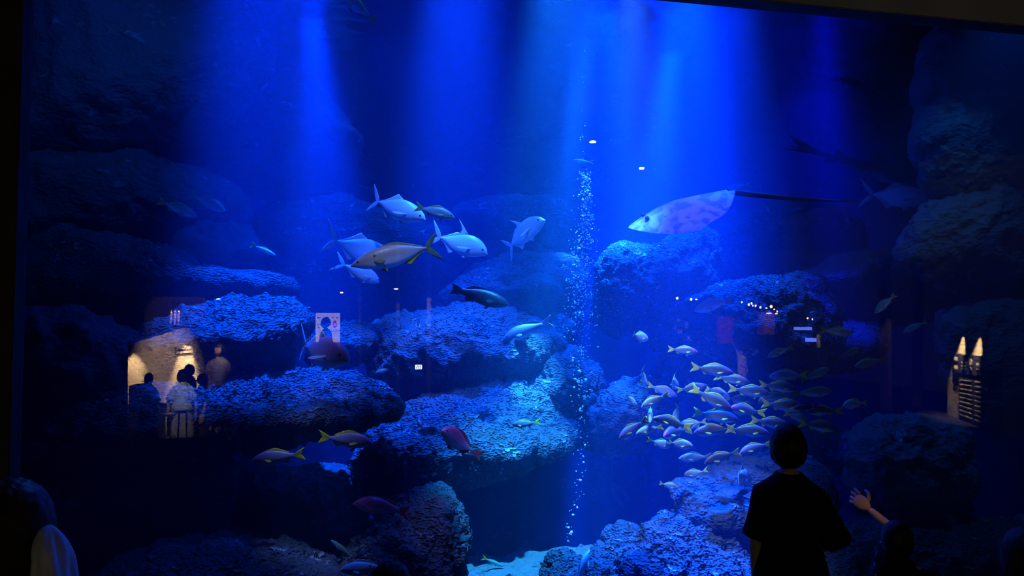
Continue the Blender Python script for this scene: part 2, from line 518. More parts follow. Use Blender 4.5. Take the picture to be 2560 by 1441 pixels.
PA, GR, DK, CO = ROCK_PALE, ROCK_GREY, ROCK_DARK, ROCK_CORAL
ROCKS = [
 # dark cliffs on the left
 ([(40, -80), (560, -80), (620, 60), (668, 130), (660, 190), (600, 260), (480, 340), (350, 370), (200, 420), (-40, 400)], 8.6, 0.9, DK, 'big dark cliff rock in the upper left, ending in a lit corner', 5, 6, 0.1),
 ([(-40, 400), (200, 400), (330, 380), (430, 430), (560, 460), (620, 520), (600, 570), (440, 590), (250, 600), (-40, 620)], 8.9, 0.8, DK, 'dark bulging rock behind the two olive fish on the left', 6, 6),
 ([(560, 150), (700, 120), (820, 250), (900, 360), (860, 460), (700, 500), (560, 470)], 11.2, 0.8, DK, 'dim rock face on the back wall below the left light shaft', 8, 5),
 ([(430, 690), (450, 590), (520, 570), (610, 580), (655, 640), (630, 690), (520, 705)], 8.4, 0.5, DK, 'dark rounded block left of the small yellow-tailed fish', 9, 5),
 ([(-40, 720), (150, 585), (300, 610), (430, 650), (510, 690), (640, 690), (745, 720), (700, 760), (500, 790), (-40, 810)], 8.0, 0.8, GR, 'long dark ledge sloping down from the left edge', 10, 6, 0.3),
 ([(-20, 790), (200, 790), (330, 850), (330, 1000), (150, 1070), (-20, 1090)], 6.9, 0.6, DK, 'dark rock low at the left beside the reflected beige wall', 11, 5),
 ([(560, 760), (600, 580), (700, 520), (850, 500), (1000, 560), (1130, 590), (1160, 700), (1100, 780), (800, 830)], 10.6, 0.9, GR, 'hazy rock mound in the back behind the silver jacks', 12, 6, 0.3),
 ([(1130, 540), (1220, 505), (1330, 505), (1420, 515), (1440, 560), (1400, 620), (1280, 650), (1170, 620)], 10.4, 0.7, GR, 'hazy flat-topped rock high behind the head-on jack', 13, 6, 0.4),
 # middle left
 ([(300, 870), (430, 800), (520, 765), (640, 753), (705, 755), (745, 783), (767, 805), (735, 850), (720, 905), (640, 940), (480, 955), (330, 930)], 7.0, 0.7, PA, 'overhanging rock with a bright blue top above the reflected room', 14, 7, 1.3, 0.9),
 ([(110, 1080), (260, 1010), (450, 975), (600, 950), (760, 938), (880, 950), (960, 985), (1000, 1005), (985, 1032), (900, 1055), (700, 1085), (500, 1110), (300, 1135), (160, 1125)], 6.2, 0.55, PA, 'long flat slab tapering to a point towards the centre', 15, 8, 1.5, 0.9),
 ([(775, 840), (850, 822), (905, 820), (940, 843), (925, 872), (860, 910), (780, 905)], 7.7, 0.4, PA, 'small flat rock right behind the big-headed fish', 16, 6, 1.5, 0.8),
 ([(930, 830), (1010, 800), (1130, 775), (1230, 775), (1330, 800), (1395, 850), (1390, 900), (1330, 935), (1200, 950), (1100, 990), (1000, 990), (940, 940)], 8.0, 0.9, PA, 'broad crusted rock in the middle behind the purple fish', 17, 7, 0.5),
 ([(880, 1190), (905, 1110), (940, 1050), (1010, 1005), (1120, 970), (1200, 946), (1290, 948), (1360, 985), (1432, 1060), (1437, 1090), (1380, 1120), (1280, 1155), (1150, 1195), (1040, 1240), (960, 1260), (895, 1235)], 7.2, 0.85, PA, 'largest boulder with a brilliant cyan patch, undercut below', 18, 8, 0.9, 0.7),
 ([(1080, 800), (1120, 740), (1190, 680), (1270, 652), (1350, 645), (1440, 652), (1462, 700), (1440, 760), (1380, 805), (1200, 835)], 9.0, 0.8, GR, 'rounded rock with a cave-dark face and brightly lit rim', 19, 6, 0.8, 0.9),
 ([(1330, 950), (1370, 890), (1430, 880), (1485, 930), (1502, 1000), (1470, 1065), (1420, 1075), (1350, 1015)], 7.6, 0.5, PA, 'knobbly rock at the foot of the bubble column', 20, 6, 0.3),
 ([(1370, 880), (1375, 810), (1400, 798), (1422, 815), (1418, 850), (1405, 890)], 8.3, 0.25, GR, 'small upright greenish rock left of the bubble column', 21, 5),
 # bottom left
 ([(30, 1200), (200, 1130), (400, 1120), (560, 1150), (580, 1300), (400, 1400), (60, 1400)], 6.6, 0.6, DK, 'dark rock in the lower left under the long slab', 22, 5),
 ([(560, 1180), (700, 1200), (860, 1190), (905, 1290), (860, 1370), (700, 1400), (560, 1350)], 7.0, 0.6, DK, 'dark rock left of the deep red fish', 23, 6),
 ([(270, 1450), (400, 1390), (560, 1370), (720, 1390), (860, 1441), (880, 1530), (270, 1530)], 5.5, 0.6, GR, 'speckled low rock along the bottom edge at left', 24, 6, 0.4),
 ([(830, 1490), (880, 1390), (960, 1315), (1060, 1252), (1105, 1241), (1147, 1300), (1153, 1360), (1125, 1440), (1060, 1510), (900, 1520)], 5.9, 0.6, PA, 'rounded boulder at the bottom below the deep red fish', 25, 7, 0.2),
 # middle right
 ([(1495, 720), (1505, 655), (1560, 618), (1640, 628), (1700, 602), (1768, 570), (1800, 640), (1790, 720), (1740, 790), (1640, 805), (1540, 830), (1490, 790)], 8.4, 0.8, CO, 'crusted rock pile right of the bubble column below the ray', 26, 7, 0.35),
 ([(1770, 650), (1800, 570), (1900, 530), (2000, 505), (2090, 520), (2152, 570), (2155, 650), (2100, 710), (1950, 745), (1800, 730)], 9.5, 0.8, GR, 'dark mound behind the tail of the ray', 27, 6, 0.2),
 ([(1640, 845), (1680, 790), (1780, 730), (1900, 710), (2030, 700), (2085, 760), (2085, 860), (2040, 930), (1900, 970), (1760, 985), (1695, 960), (1690, 900)], 7.4, 0.8, CO, 'branching crusted rock behind the fish school', 28, 7, 0.3),
 ([(1990, 710), (2080, 650), (2200, 640), (2330, 598), (2430, 640), (2450, 760), (2300, 805), (2100, 800)], 8.3, 0.7, GR, 'dim ledge at right below the dark shark', 29, 6, 0.3),
 ([(2030, 870), (2060, 830), (2130, 808), (2195, 818), (2208, 860), (2170, 905), (2090, 922), (2040, 912)], 7.8, 0.4, GR, 'rock glowing pure deep blue right of the school', 30, 6, 0.8),
 ([(1990, 1080), (2060, 1070), (2135, 1110), (2130, 1150), (2080, 1180), (2000, 1150)], 7.3, 0.35, GR, 'small rock glowing deep blue right of the standing adult', 31, 5, 0.4),
 ([(1470, 1100), (1490, 1020), (1540, 975), (1610, 952), (1655, 985), (1655, 1065), (1600, 1115), (1530, 1128)], 7.2, 0.5, PA, 'bright blue rock at the left end of the school', 32, 6, 0.4),
 ([(1640, 935), (1680, 905), (1720, 920), (1735, 970), (1690, 990), (1645, 980)], 8.2, 0.35, GR, 'small rock behind the left side of the school', 33, 5, 0.4),
 ([(1700, 1215), (1740, 1195), (1850, 1163), (1960, 1148), (2060, 1190), (2085, 1290), (2000, 1375), (1900, 1395), (1820, 1375), (1750, 1325), (1708, 1275)], 5.9, 0.6, GR, 'grey-blue boulder under the school behind the adult', 34, 6, 0.9, 0.5),
 # right wall
 ([(2300, 250), (2330, 100), (2420, 70), (2680, 70), (2680, 290), (2450, 280), (2340, 280)], 6.9, 0.6, DK, 'dark rock high in the right corner', 35, 5),
 ([(2288, 365), (2310, 300), (2360, 268), (2480, 258), (2680, 240), (2680, 470), (2560, 490), (2400, 500), (2320, 465)], 6.5, 0.6, DK, 'large dark round boulder on the right edge', 36, 6),
 ([(2255, 645), (2310, 520), (2420, 485), (2680, 470), (2680, 770), (2450, 745), (2340, 705)], 6.6, 0.6, DK, 'dark boulder on the right below the round one', 37, 6),
 ([(2350, 790), (2500, 745), (2680, 760), (2680, 1110), (2450, 1070), (2360, 960)], 6.6, 0.5, DK, 'dark rock behind the reflected information panel', 38, 5),
 ([(2130, 1200), (2140, 1100), (2200, 1062), (2300, 1048), (2400, 1078), (2430, 1180), (2400, 1295), (2300, 1335), (2180, 1315)], 5.8, 0.55, DK, 'smooth dim boulder above the pointing child', 39, 6, 0.1),
 # bottom right
 ([(2040, 1450), (2080, 1340), (2200, 1300), (2400, 1330), (2640, 1345), (2700, 1530), (2050, 1530)], 5.4, 0.5, GR, 'low speckled rock behind the child in the lower right', 40, 6, 0.3),
 ([(1535, 1450), (1580, 1380), (1640, 1325), (1700, 1313), (1790, 1340), (1860, 1385), (1935, 1441), (1920, 1530), (1550, 1530)], 5.4, 0.5, PA, 'mound of crusted rock at the bottom left of the adult', 41, 8, 0.5),
 ([(1485, 1405), (1530, 1350), (1560, 1338), (1610, 1352), (1625, 1400), (1560, 1425)], 5.8, 0.3, CO, 'small knobbly coral rock at the foot of the bubbles', 42, 6, 0.3),
 ([(1370, 1445), (1385, 1412), (1412, 1398), (1438, 1412), (1442, 1470), (1380, 1475)], 5.6, 0.2, CO, 'coral rock at the bottom edge left of a blue fish', 43, 6, 0.3),
 ([(1470, 1450), (1480, 1415), (1505, 1405), (1545, 1425), (1560, 1480), (1480, 1485)], 5.5, 0.2, CO, 'coral rock at the bottom edge right of a blue fish', 44, 6, 0.3),
 ([(1568, 1450), (1575, 1418), (1595, 1408), (1618, 1416), (1630, 1450), (1600, 1480)], 5.15, 0.14, CO, 'pale round coral head at the bottom edge, left of two', 45, 5, 0.1, 0.6),
 ([(1608, 1455), (1615, 1422), (1635, 1411), (1655, 1425), (1668, 1460), (1640, 1490)], 5.1, 0.14, CO, 'pale round coral head at the bottom edge, right of two', 46, 5, 0.1, 0.6),
]
for r_ in ROCKS:
    rock(*r_)

# ------------------------------------------------------------------ fish
def curve(pts, s):
    """Smooth interpolation through control points (Catmull-Rom tangents)."""
    x, y = np.array([p[0] for p in pts]), np.array([p[1] for p in pts])
    m_ = np.gradient(y, x)
    i = np.clip(np.searchsorted(x, s) - 1, 0, len(x) - 2)
    h = x[i + 1] - x[i]
    t = np.clip((s - x[i]) / h, 0, 1)
    return ((2 * t ** 3 - 3 * t ** 2 + 1) * y[i] + (t ** 3 - 2 * t ** 2 + t) * h * m_[i]
            + (-2 * t ** 3 + 3 * t ** 2) * y[i + 1] + (t ** 3 - t ** 2) * h * m_[i + 1])


def fish_skin(name, back, side, belly, head=None, rough=0.38, low=-0.09, high=0.12, mid=0.55, spots=None):
    """Scaly skin: dark back, pale belly; head tints the snout; spots = (scale, colour) mottles it."""
    m, nt, N, L, b = mat_new(name)
    b.inputs['Roughness'].default_value = rough
    b.inputs['Specular IOR Level'].default_value = 0.5
    tc = N.new('ShaderNodeTexCoord')
    sp = N.new('ShaderNodeSeparateXYZ')
    L.new(tc.outputs['Object'], sp.inputs[0])
    n = N.new('ShaderNodeTexNoise')
    n.inputs['Scale'].default_value = 9.0
    n.inputs['Detail'].default_value = 4
    L.new(tc.outputs['Object'], n.inputs['Vector'])
    a = N.new('ShaderNodeMath')
    a.operation = 'MULTIPLY_ADD'
    L.new(n.outputs['Fac'], a.inputs[0])
    a.inputs[1].default_value = 0.05
    L.new(sp.outputs['Z'], a.inputs[2])
    mr = N.new('ShaderNodeMapRange')
    mr.inputs['From Min'].default_value = low + 0.025
    mr.inputs['From Max'].default_value = high + 0.025
    L.new(a.outputs[0], mr.inputs['Value'])
    rp = N.new('ShaderNodeValToRGB')
    rp.color_ramp.elements[0].color = (*belly, 1)
    rp.color_ramp.elements[0].position = 0.15
    rp.color_ramp.elements[1].color = (*back, 1)
    rp.color_ramp.elements[1].position = 0.95
    e = rp.color_ramp.elements.new(mid)
    e.color = (*side, 1)
    L.new(mr.outputs['Result'], rp.inputs['Fac'])
    col = rp.outputs['Color']
    if head:
        hr = N.new('ShaderNodeMapRange')
        hr.inputs['From Min'].default_value = 0.22
        hr.inputs['From Max'].default_value = 0.46
        L.new(sp.outputs['X'], hr.inputs['Value'])
        hm = N.new('ShaderNodeMath')
        hm.operation = 'MULTIPLY'
        L.new(hr.outputs['Result'], hm.inputs[0])
        L.new(mr.outputs['Result'], hm.inputs[1])
        mx = N.new('ShaderNodeMix')
        mx.data_type = 'RGBA'
        L.new(hm.outputs[0], mx.inputs[0])
        L.new(col, mx.inputs[6])
        mx.inputs[7].default_value = (*head, 1)
        col = mx.outputs[2]
    if spots:
        t2 = N.new('ShaderNodeTexNoise')
        t2.inputs['Scale'].default_value = spots[0]
        t2.inputs['Detail'].default_value = 3
        L.new(tc.outputs['Object'], t2.inputs['Vector'])
        r2 = N.new('ShaderNodeMapRange')
        r2.inputs['From Min'].default_value = 0.48
        r2.inputs['From Max'].default_value = 0.60
        L.new(t2.outputs['Fac'], r2.inputs['Value'])
        mx = N.new('ShaderNodeMix')
        mx.data_type = 'RGBA'
        L.new(r2.outputs['Result'], mx.inputs[0])
        L.new(col, mx.inputs[6])
        mx.inputs[7].default_value = (*spots[1], 1)
        col = mx.outputs[2]
    L.new(col, b.inputs['Base Color'])
    v = N.new('ShaderNodeTexVoronoi')
    v.inputs['Scale'].default_value = 70.0
    L.new(tc.outputs['Object'], v.inputs['Vector'])
    bp = N.new('ShaderNodeBump')
    bp.inputs['Strength'].default_value = 0.25
    bp.inputs['Distance'].default_value = 0.004
    L.new(v.outputs['Distance'], bp.inputs['Height'])
    L.new(bp.outputs['Normal'], b.inputs['Normal'])
    return m


EYE_BLACK = plain('fish_eye', (0.01, 0.01, 0.012), 0.12, 0.6)
MOUTH_DARK = plain('fish_mouth', (0.06, 0.05, 0.06), 0.7, 0.2)
YELLOW = plain('yellow_fin', (0.92, 0.84, 0.04), 0.5, 0.3, scale=10)
OLIVE = plain('olive_fin', (0.26, 0.27, 0.07), 0.5, 0.3, scale=10)
SILVER_FIN = plain('silver_fin', (0.62, 0.66, 0.72), 0.45, 0.4, scale=10)
DARK_FIN = plain('dark_fin', (0.03, 0.03, 0.04), 0.6, 0.2, scale=10)
PURPLE_FIN = plain('purple_fin', (0.36, 0.26, 0.42), 0.5, 0.3, scale=10)
RED_FIN = plain('red_fin', (0.50, 0.07, 0.10), 0.5, 0.3, scale=10)

SNAP_T = [(0, .002), (.04, .042), (.10, .085), (.20, .128), (.32, .148), (.46, .134), (.60, .095), (.70, .058), (.80, .034)]
SNAP_B = [(0, -.012), (.04, -.035), (.12, -.075), (.24, -.112), (.38, -.122), (.52, -.104), (.64, -.070), (.72, -.042), (.80, -.032)]
SNAP_W = [(0, .008), (.04, .032), (.12, .056), (.28, .070), (.46, .058), (.62, .032), (.72, .018), (.80, .010)]
DEEP_T = [(0, .0), (.03, .055), (.08, .110), (.18, .170), (.32, .195), (.46, .165), (.60, .100), (.72, .040), (.80, .020)]
DEEP_B = [(0, -.02), (.04, -.055), (.12, -.10), (.26, -.150), (.40, -.160), (.52, -.130), (.64, -.080), (.73, -.032), (.80, -.020)]
DEEP_W = [(0, .012), (.04, .042), (.12, .068), (.28, .080), (.46, .062), (.62, .032), (.74, .014), (.80, .010)]
JACK_T = [(0, .0), (.03, .045), (.08, .088), (.18, .135), (.32, .160), (.44, .152), (.58, .098), (.72, .034), (.80, .013)]
JACK_B = [(0, -.015), (.04, -.042), (.12, -.085), (.26, -.135), (.42, -.150), (.52, -.130), (.64, -.080), (.74, -.026), (.80, -.013)]
AMB_T = [(0, .0), (.05, .038), (.12, .072), (.24, .108), (.38, .124), (.52, .112), (.66, .070), (.77, .028), (.84, .012)]
AMB_B = [(0, -.012), (.05, -.036), (.12, -.064), (.26, -.105), (.40, -.122), (.54, -.108), (.68, -.064), (.78, -.024), (.84, -.012)]
AMB_W = [(0, .010), (.05, .034), (.14, .058), (.30, .074), (.48, .066), (.66, .036), (.78, .014), (.84, .010)]
GRP_T = [(0, .0), (.04, .045), (.12, .092), (.24, .130), (.40, .140), (.56, .118), (.68, .085), (.78, .058), (.84, .050)]
GRP_B = [(0, -.02), (.05, -.055), (.14, -.095), (.28, -.125), (.44, -.125), (.58, -.100), (.70, -.065), (.78, -.048), (.84, -.045)]
GRP_W = [(0, .02), (.05, .052), (.14, .078), (.30, .086), (.48, .072), (.66, .042), (.78, .022), (.84, .014)]
SLIM_T = [(0, .0), (.05, .028), (.14, .058), (.28, .080), (.42, .082), (.58, .064), (.70, .040), (.80, .022)]
SLIM_B = [(0, -.008), (.05, -.026), (.14, -.055), (.28, -.080), (.44, -.082), (.58, -.062), (.70, -.038), (.80, -.022)]
SLIM_W = [(0, .008), (.05, .026), (.14, .042), (.30, .052), (.48, .044), (.64, .026), (.80, .009)]
SHK_T = [(0, .0), (.04, .022), (.12, .044), (.25, .058), (.40, .054), (.55, .036), (.70, .022), (.85, .014), (.97, .004)]
SHK_B = [(0, -.006), (.04, -.018), (.12, -.036), (.25, -.050), (.40, -.048), (.55, -.032), (.70, -.020), (.85, -.012), (.97, -.004)]
SHK_W = [(0, .012), (.04, .040), (.12, .062), (.25, .068), (.40, .054), (.55, .034), (.70, .020), (.85, .010), (.97, .003)]

SKIN_SNAP = fish_skin('snapper_skin', (0.085, 0.075, 0.04), (0.21, 0.20, 0.13), (0.76, 0.82, 0.86), (0.20, 0.07, 0.15), low=-0.105, high=0.06, mid=0.5)  # own countershading, back darkened further in colour against the top light
SKIN_ROSE = fish_skin('rosy_snapper_skin', (0.14, 0.11, 0.11), (0.28, 0.26, 0.21), (0.80, 0.84, 0.90), (0.62, 0.06, 0.40), low=-0.105, high=0.065, mid=0.5)
SKIN_PALE = fish_skin('pale_snapper_skin', (0.34, 0.35, 0.24), (0.52, 0.54, 0.44), (0.88, 0.92, 0.94), None, low=-0.12, high=0.085, mid=0.45)
SKIN_OLIVE = fish_skin('olive_snapper_skin', (0.14, 0.14, 0.06), (0.22, 0.24, 0.14), (0.62, 0.72, 0.74))
SKIN_JACK = fish_skin('silver_jack_skin', (0.40, 0.48, 0.60), (0.66, 0.72, 0.80), (0.86, 0.90, 0.92), None, 0.30)
SKIN_AMB = fish_skin('amberjack_skin', (0.42, 0.30, 0.16), (0.50, 0.42, 0.34), (0.78, 0.86, 0.90), None, 0.35, -0.085, 0.09, 0.5)
SKIN_BLACK = fish_skin('black_fish_skin', (0.012, 0.012, 0.016), (0.02, 0.02, 0.025), (0.03, 0.03, 0.04))
SKIN_PURPLE = fish_skin('purple_fish_skin', (0.34, 0.26, 0.42), (0.12, 0.12, 0.20), (0.50, 0.62, 0.72), None, 0.4, -0.11, 0.11, 0.42)
SKIN_VIOLET = fish_skin('violet_snapper_skin', (0.26, 0.17, 0.30), (0.34, 0.28, 0.40), (0.58, 0.66, 0.80), (0.46, 0.12, 0.24))
SKIN_RED = fish_skin('red_fish_skin', (0.42, 0.05, 0.14), (0.40, 0.09, 0.20), (0.50, 0.30, 0.44))
SKIN_PINK = fish_skin('pink_fish_skin', (0.70, 0.10, 0.22), (0.70, 0.38, 0.56), (0.86, 0.84, 0.92), None, 0.4, -0.10, 0.10, 0.6)
SKIN_BLUE = fish_skin('blue_fish_skin', (0.42, 0.50, 0.62), (0.60, 0.66, 0.76), (0.80, 0.86, 0.92))
SKIN_GREEN = fish_skin('green_fish_skin', (0.06, 0.22, 0.10), (0.16, 0.36, 0.26), (0.40, 0.66, 0.74))
SKIN_SHARK = fish_skin('shark_skin', (0.02, 0.022, 0.024), (0.03, 0.034, 0.036), (0.30, 0.40, 0.44), None, 0.6, -0.05, 0.03, 0.5)

# top, bottom, width, tail (start, span up, span down, fork, power), dorsal [(s0, s1, height, sweep, peak)], anal, pectoral (len, wid), pelvic len
SPECIES = {
 'snapper': dict(t=SNAP_T, b=SNAP_B, w=SNAP_W, tail=(.80, .125, .125, .38, .9), dors=[(.24, .70, .042, .04, .35)], anal=[(.56, .70, .048, .05, .3)], pec=(.17, .045), pel=.10, eye=(.088, .030, .017)),
 'deep': dict(t=DEEP_T, b=DEEP_B, w=DEEP_W, tail=(.80, .13, .13, .40, .9), dors=[(.24, .72, .045, .05, .4)], anal=[(.55, .72, .05, .05, .3)], pec=(.17, .05), pel=.11, eye=(.085, .035, .02)),
 'jack': dict(t=JACK_T, b=JACK_B, w=DEEP_W, tail=(.80, .225, .225, .78, .75), dors=[(.40, .76, .055, .07, .06)], anal=[(.50, .76, .055, .07, .06)], pec=(.23, .035), pel=.07, eye=(.075, .028, .016)),
 'trevally': dict(t=DEEP_T, b=JACK_B, w=DEEP_W, tail=(.80, .23, .23, .76, .75), dors=[(.38, .48, .20, .22, .10), (.46, .76, .03, .04, .2)], anal=[(.50, .76, .07, .08, .06)], pec=(.26, .035), pel=.08, eye=(.085, .040, .018)),
 'amberjack': dict(t=AMB_T, b=AMB_B, w=AMB_W, tail=(.83, .16, .19, .74, .75), dors=[(.30, .80, .022, .03, .3)], anal=[(.56, .80, .050, .05, .1)], pec=(.14, .05), pel=.09, eye=(.085, .018, .013)),
 'grouper': dict(t=GRP_T, b=GRP_B, w=GRP_W, tail=(.83, .10, .10, .16, 1.0), dors=[(.28, .74, .045, .05, .7)], anal=[(.56, .72, .055, .06, .5)], pec=(.14, .06), pel=.10, eye=(.09, .045, .016)),
 'coral_trout': dict(t=SNAP_T, b=SNAP_B, w=GRP_W, tail=(.79, .13, .13, .42, .8), dors=[(.30, .70, .03, .06, .85)], anal=[(.56, .70, .045, .05, .5)], pec=(.13, .05), pel=.10, eye=(.09, .035, .015)),
 'fusilier': dict(t=SLIM_T, b=SLIM_B, w=SLIM_W, tail=(.80, .125, .125, .62, .8), dors=[(.28, .70, .035, .04, .3)], anal=[(.55, .70, .03, .04, .3)], pec=(.12, .03), pel=.07, eye=(.07, .012, .014)),
 'shark': dict(t=SHK_T, b=SHK_B, w=SHK_W, tail=(.78, .07, .035, .55, .8), dors=[(.36, .47, .075, .07, .4), (.62, .68, .03, .04, .4)], anal=[(.66, .71, .028, .04, .4)], pec=(.15, .06), pel=.07, eye=(.055, .012, .007)),
}
_sets = {}


def to_x(s):
    return 0.5 - s


def bend_co(co, k):
    s = 0.5 - co[:, 0]
    d = np.clip(s - 0.30, 0, None)
    co = co.copy()
    co[:, 1] += k * d ** 2 * 1.6 + k * 0.25 * np.clip(0.22 - s, 0, None)
    return co


def sheet(name, grid, k, thick=0.004):
    """A thin fin with two faces and a closed rim from a grid of points (rows base to rim, 3 columns of coordinates)."""
    n, m_ = grid.shape[:2]
    u = np.linspace(0, 1, n)[:, None]
    ray = 1.0 + 0.35 * np.cos(np.arange(m_) * PI)[None, :]
    off = np.zeros_like(grid)
    off[..., 1] = thick * (1 - 0.75 * u) * ray
    a, b_ = (grid + off).reshape(-1, 3), (grid - off).reshape(-1, 3)
    co = np.concatenate([a, b_])
    i = np.arange(n * m_).reshape(n, m_)
    q = np.stack([i[:-1, :-1].ravel(), i[:-1, 1:].ravel(), i[1:, 1:].ravel(), i[1:, :-1].ravel()], 1)
    q2 = q[:, ::-1] + n * m_
    rim = np.concatenate([i[0, :], i[1:, -1], i[-1, -2::-1], i[-2:0:-1, 0]])
    r2 = np.roll(rim, -1)
    q3 = np.stack([r2, rim, rim + n * m_, r2 + n * m_], 1)
    return mesh_np(name, bend_co(co, k), np.concatenate([q, q2, q3]))


def leaf(name, root, tip, width, normal, k):
    """A rounded paired fin from its root to its tip."""
    root, tip, nr = np.array(root), np.array(tip), np.array(normal, dtype=float)
    ax = tip - root
    sd = np.cross(ax, nr)
    sd /= np.linalg.norm(sd)
    u = np.linspace(0, 1, 6)
    v = np.linspace(-1, 1, 7)
    wv = width * (0.28 + 0.72 * np.sin(np.clip(u, 0, 1) * PI * 0.62))
    grid = root + ax * u[:, None, None] * (1 - 0.22 * np.abs(v)[None, :, None] ** 2 * u[:, None, None]) + sd * (wv[:, None] * v[None, :])[..., None]
    return sheet(name, grid, k, 0.003)


def fish_set(sp, bend):
    key = (sp, bend)
    if key in _sets:
        return _sets[key]
    d = SPECIES[sp]
    k = bend
    parts = []
    s_end = d['t'][-1][0]
    nr, nc = 30, 20
    s = s_end * (np.linspace(0, 1, nr) ** 1.35)
    s[0] = 0.002
    top, bot, wid = curve(d['t'], s), curve(d['b'], s), np.maximum(curve(d['w'], s), 0.004)
    a = np.linspace(0, 2 * PI, nc, endpoint=False)
    mid, hh = (top + bot) / 2, np.maximum((top - bot) / 2, 0.003)
    ca, sa = np.cos(a), np.sin(a)
    y = wid[:, None] * np.sign(ca) * np.abs(ca) ** 0.9
    z = mid[:, None] + hh[:, None] * sa
    x = np.repeat(to_x(s)[:, None], nc, 1)
    co = np.stack([x, y, z], -1).reshape(-1, 3)
    i = np.arange(nr * nc).reshape(nr, nc)
    j = np.roll(i, -1, 1)
    q = np.stack([i[:-1].ravel(), i[1:].ravel(), j[1:].ravel(), j[:-1].ravel()], 1)
    # close the snout and the tail root with a vertex each
    co = np.concatenate([co, [[to_x(-0.004), 0, mid[0]], [to_x(s_end + 0.004), 0, mid[-1]]]])
    c0, c1 = nr * nc, nr * nc + 1
    t0 = np.stack([i[0], j[0], np.full(nc, c0), np.full(nc, c0)], 1)
    t1 = np.stack([j[-1], i[-1], np.full(nc, c1), np.full(nc, c1)], 1)
    bm = bmesh.new()
    cb = bend_co(co, k)
    vs_ = [bm.verts.new(c) for c in cb]
    for f in q:
        bm.faces.new([vs_[t] for t in f])
    for f in np.concatenate([t0[:, :3], t1[:, :3]]):
        bm.faces.new([vs_[t] for t in f])
    for f in bm.faces:
        f.smooth = True
    bmesh.ops.recalc_face_normals(bm, faces=bm.faces)
    me = bpy.data.meshes.new('body')
    bm.to_mesh(me)
    bm.free()
    parts.append(('body', me, 'skin'))
    # tail
    st, su, sd_, fork, pw = d['tail']
    u = np.linspace(0, 1, 9)[:, None]
    v = np.linspace(-1, 1, 17)[None, :]
    hb = (curve(d['t'], np.array([s_end]))[0] - curve(d['b'], np.array([s_end]))[0]) / 2 * 0.9
    zm = float(mid[-1])
    span = np.where(v >= 0, su, sd_)
    L_ = 1.0 - st
    se = st + L_ * (1 - fork * (1 - np.abs(v) ** 1.1))
    ss = st - 0.01 + (se - st + 0.01) * u
    zz = zm + v * (hb + (span - hb) * np.abs(u) ** pw * (0.25 + 0.75 * np.abs(v)))
    grid = np.stack([to_x(ss), np.zeros_like(ss), zz], -1)
    parts.append(('tail_fin', sheet('tail_fin', grid, k, 0.005), 'tail'))

    def median(name, s0, s1, h, sweep, peak, sign, role):
        sb = np.linspace(s0, s1, 15)
        base = (curve(d['t'], sb) if sign > 0 else curve(d['b'], sb)) - sign * 0.010
        t = (sb - s0) / (s1 - s0)
        hp = np.where(t < peak, np.clip(t / max(peak, 1e-3), 0, 1) ** 0.8, 1 - (t - peak) / (1 - peak) * 0.75)
        if peak < 0.2:
            hp = np.where(t < peak, t / peak, np.clip(1 - (t - peak) / (1 - peak), 0, 1) ** 2.2 * 0.85 + 0.15)
        hp = np.maximum(hp, 0.12) * h + 0.010
        uu = np.linspace(0, 1, 5)[:, None]
        gs = sb[None, :] + sweep * uu * hp[None, :] / h
        gz = base[None, :] + sign * hp[None, :] * uu
        parts.append((name, sheet(name, np.stack([to_x(gs), np.zeros_like(gs), gz], -1), k, 0.004), role))

    for f in d['dors']:
        median('dorsal_fin', *f, 1, 'dors')
    for f in d['anal']:
        median('anal_fin', *f, -1, 'fin')
    pl, pw_ = d['pec']
    s0 = 0.255
    for sg in (1, -1):
        w0 = float(curve(d['w'], np.array([s0]))[0]) * 0.93
        z0 = float(curve(d['t'], np.array([s0]))[0] * 0.38 + curve(d['b'], np.array([s0]))[0] * 0.62) + 0.01
        parts.append(('pectoral_fin', leaf('pectoral_fin', (to_x(s0), sg * w0, z0), (to_x(s0 + pl * 0.86), sg * (w0 + pl * 0.30), z0 - pl * 0.22), pw_ * 0.5, (0, sg, 0.25), k), 'pec'))
    pl = d['pel']
    s0 = 0.30
    zb = float(curve(d['b'], np.array([s0]))[0])
    for sg in (1, -1):
        parts.append(('pelvic_fin', leaf('pelvic_fin', (to_x(s0), sg * 0.018, zb + 0.014), (to_x(s0 + pl * 0.85), sg * 0.035, zb - pl * 0.42), 0.018, (0, sg, 0.1), k), 'fin'))
    es, ez, er = d['eye']
    ew = float(curve(d['w'], np.array([es]))[0])
    zt, zb2 = float(curve(d['t'], np.array([es]))[0]), float(curve(d['b'], np.array([es]))[0])
    rr = (ez - (zt + zb2) / 2) / ((zt - zb2) / 2)
    ew *= math.sqrt(max(0.05, 1 - rr * rr))
    e_co, e_tr = ico(2)
    for sg in (1, -1):
        c = e_co * np.array([er, er * 0.55, er]) + np.array([to_x(es), sg * (ew - er * 0.18), ez])
        parts.append(('eye', mesh_np('eye', bend_co(c, k), e_tr), 'eye'))
    # mouth: a dark slit that follows the snout
    ms = np.linspace(0.006, 0.055, 7)
    mt, mb, mw = curve(d['t'], ms), curve(d['b'], ms), curve(d['w'], ms)
    mz = mt * 0.30 + mb * 0.70
    prof = np.sqrt(np.clip(1 - ((mz - (mt + mb) / 2) / ((mt - mb) / 2)) ** 2, 0.05, 1)) * mw
    pts = np.concatenate([np.stack([to_x(ms)[::-1], (prof * 1.03)[::-1], mz[::-1]], 1), np.stack([to_x(ms), -prof * 1.03, mz], 1)])
    th = 0.0028
    co = np.concatenate([pts + [0.001, 0, th], pts + [0.001, 0, -th], pts * [1, 0.8, 1]])
    n = len(pts)
    qs = []
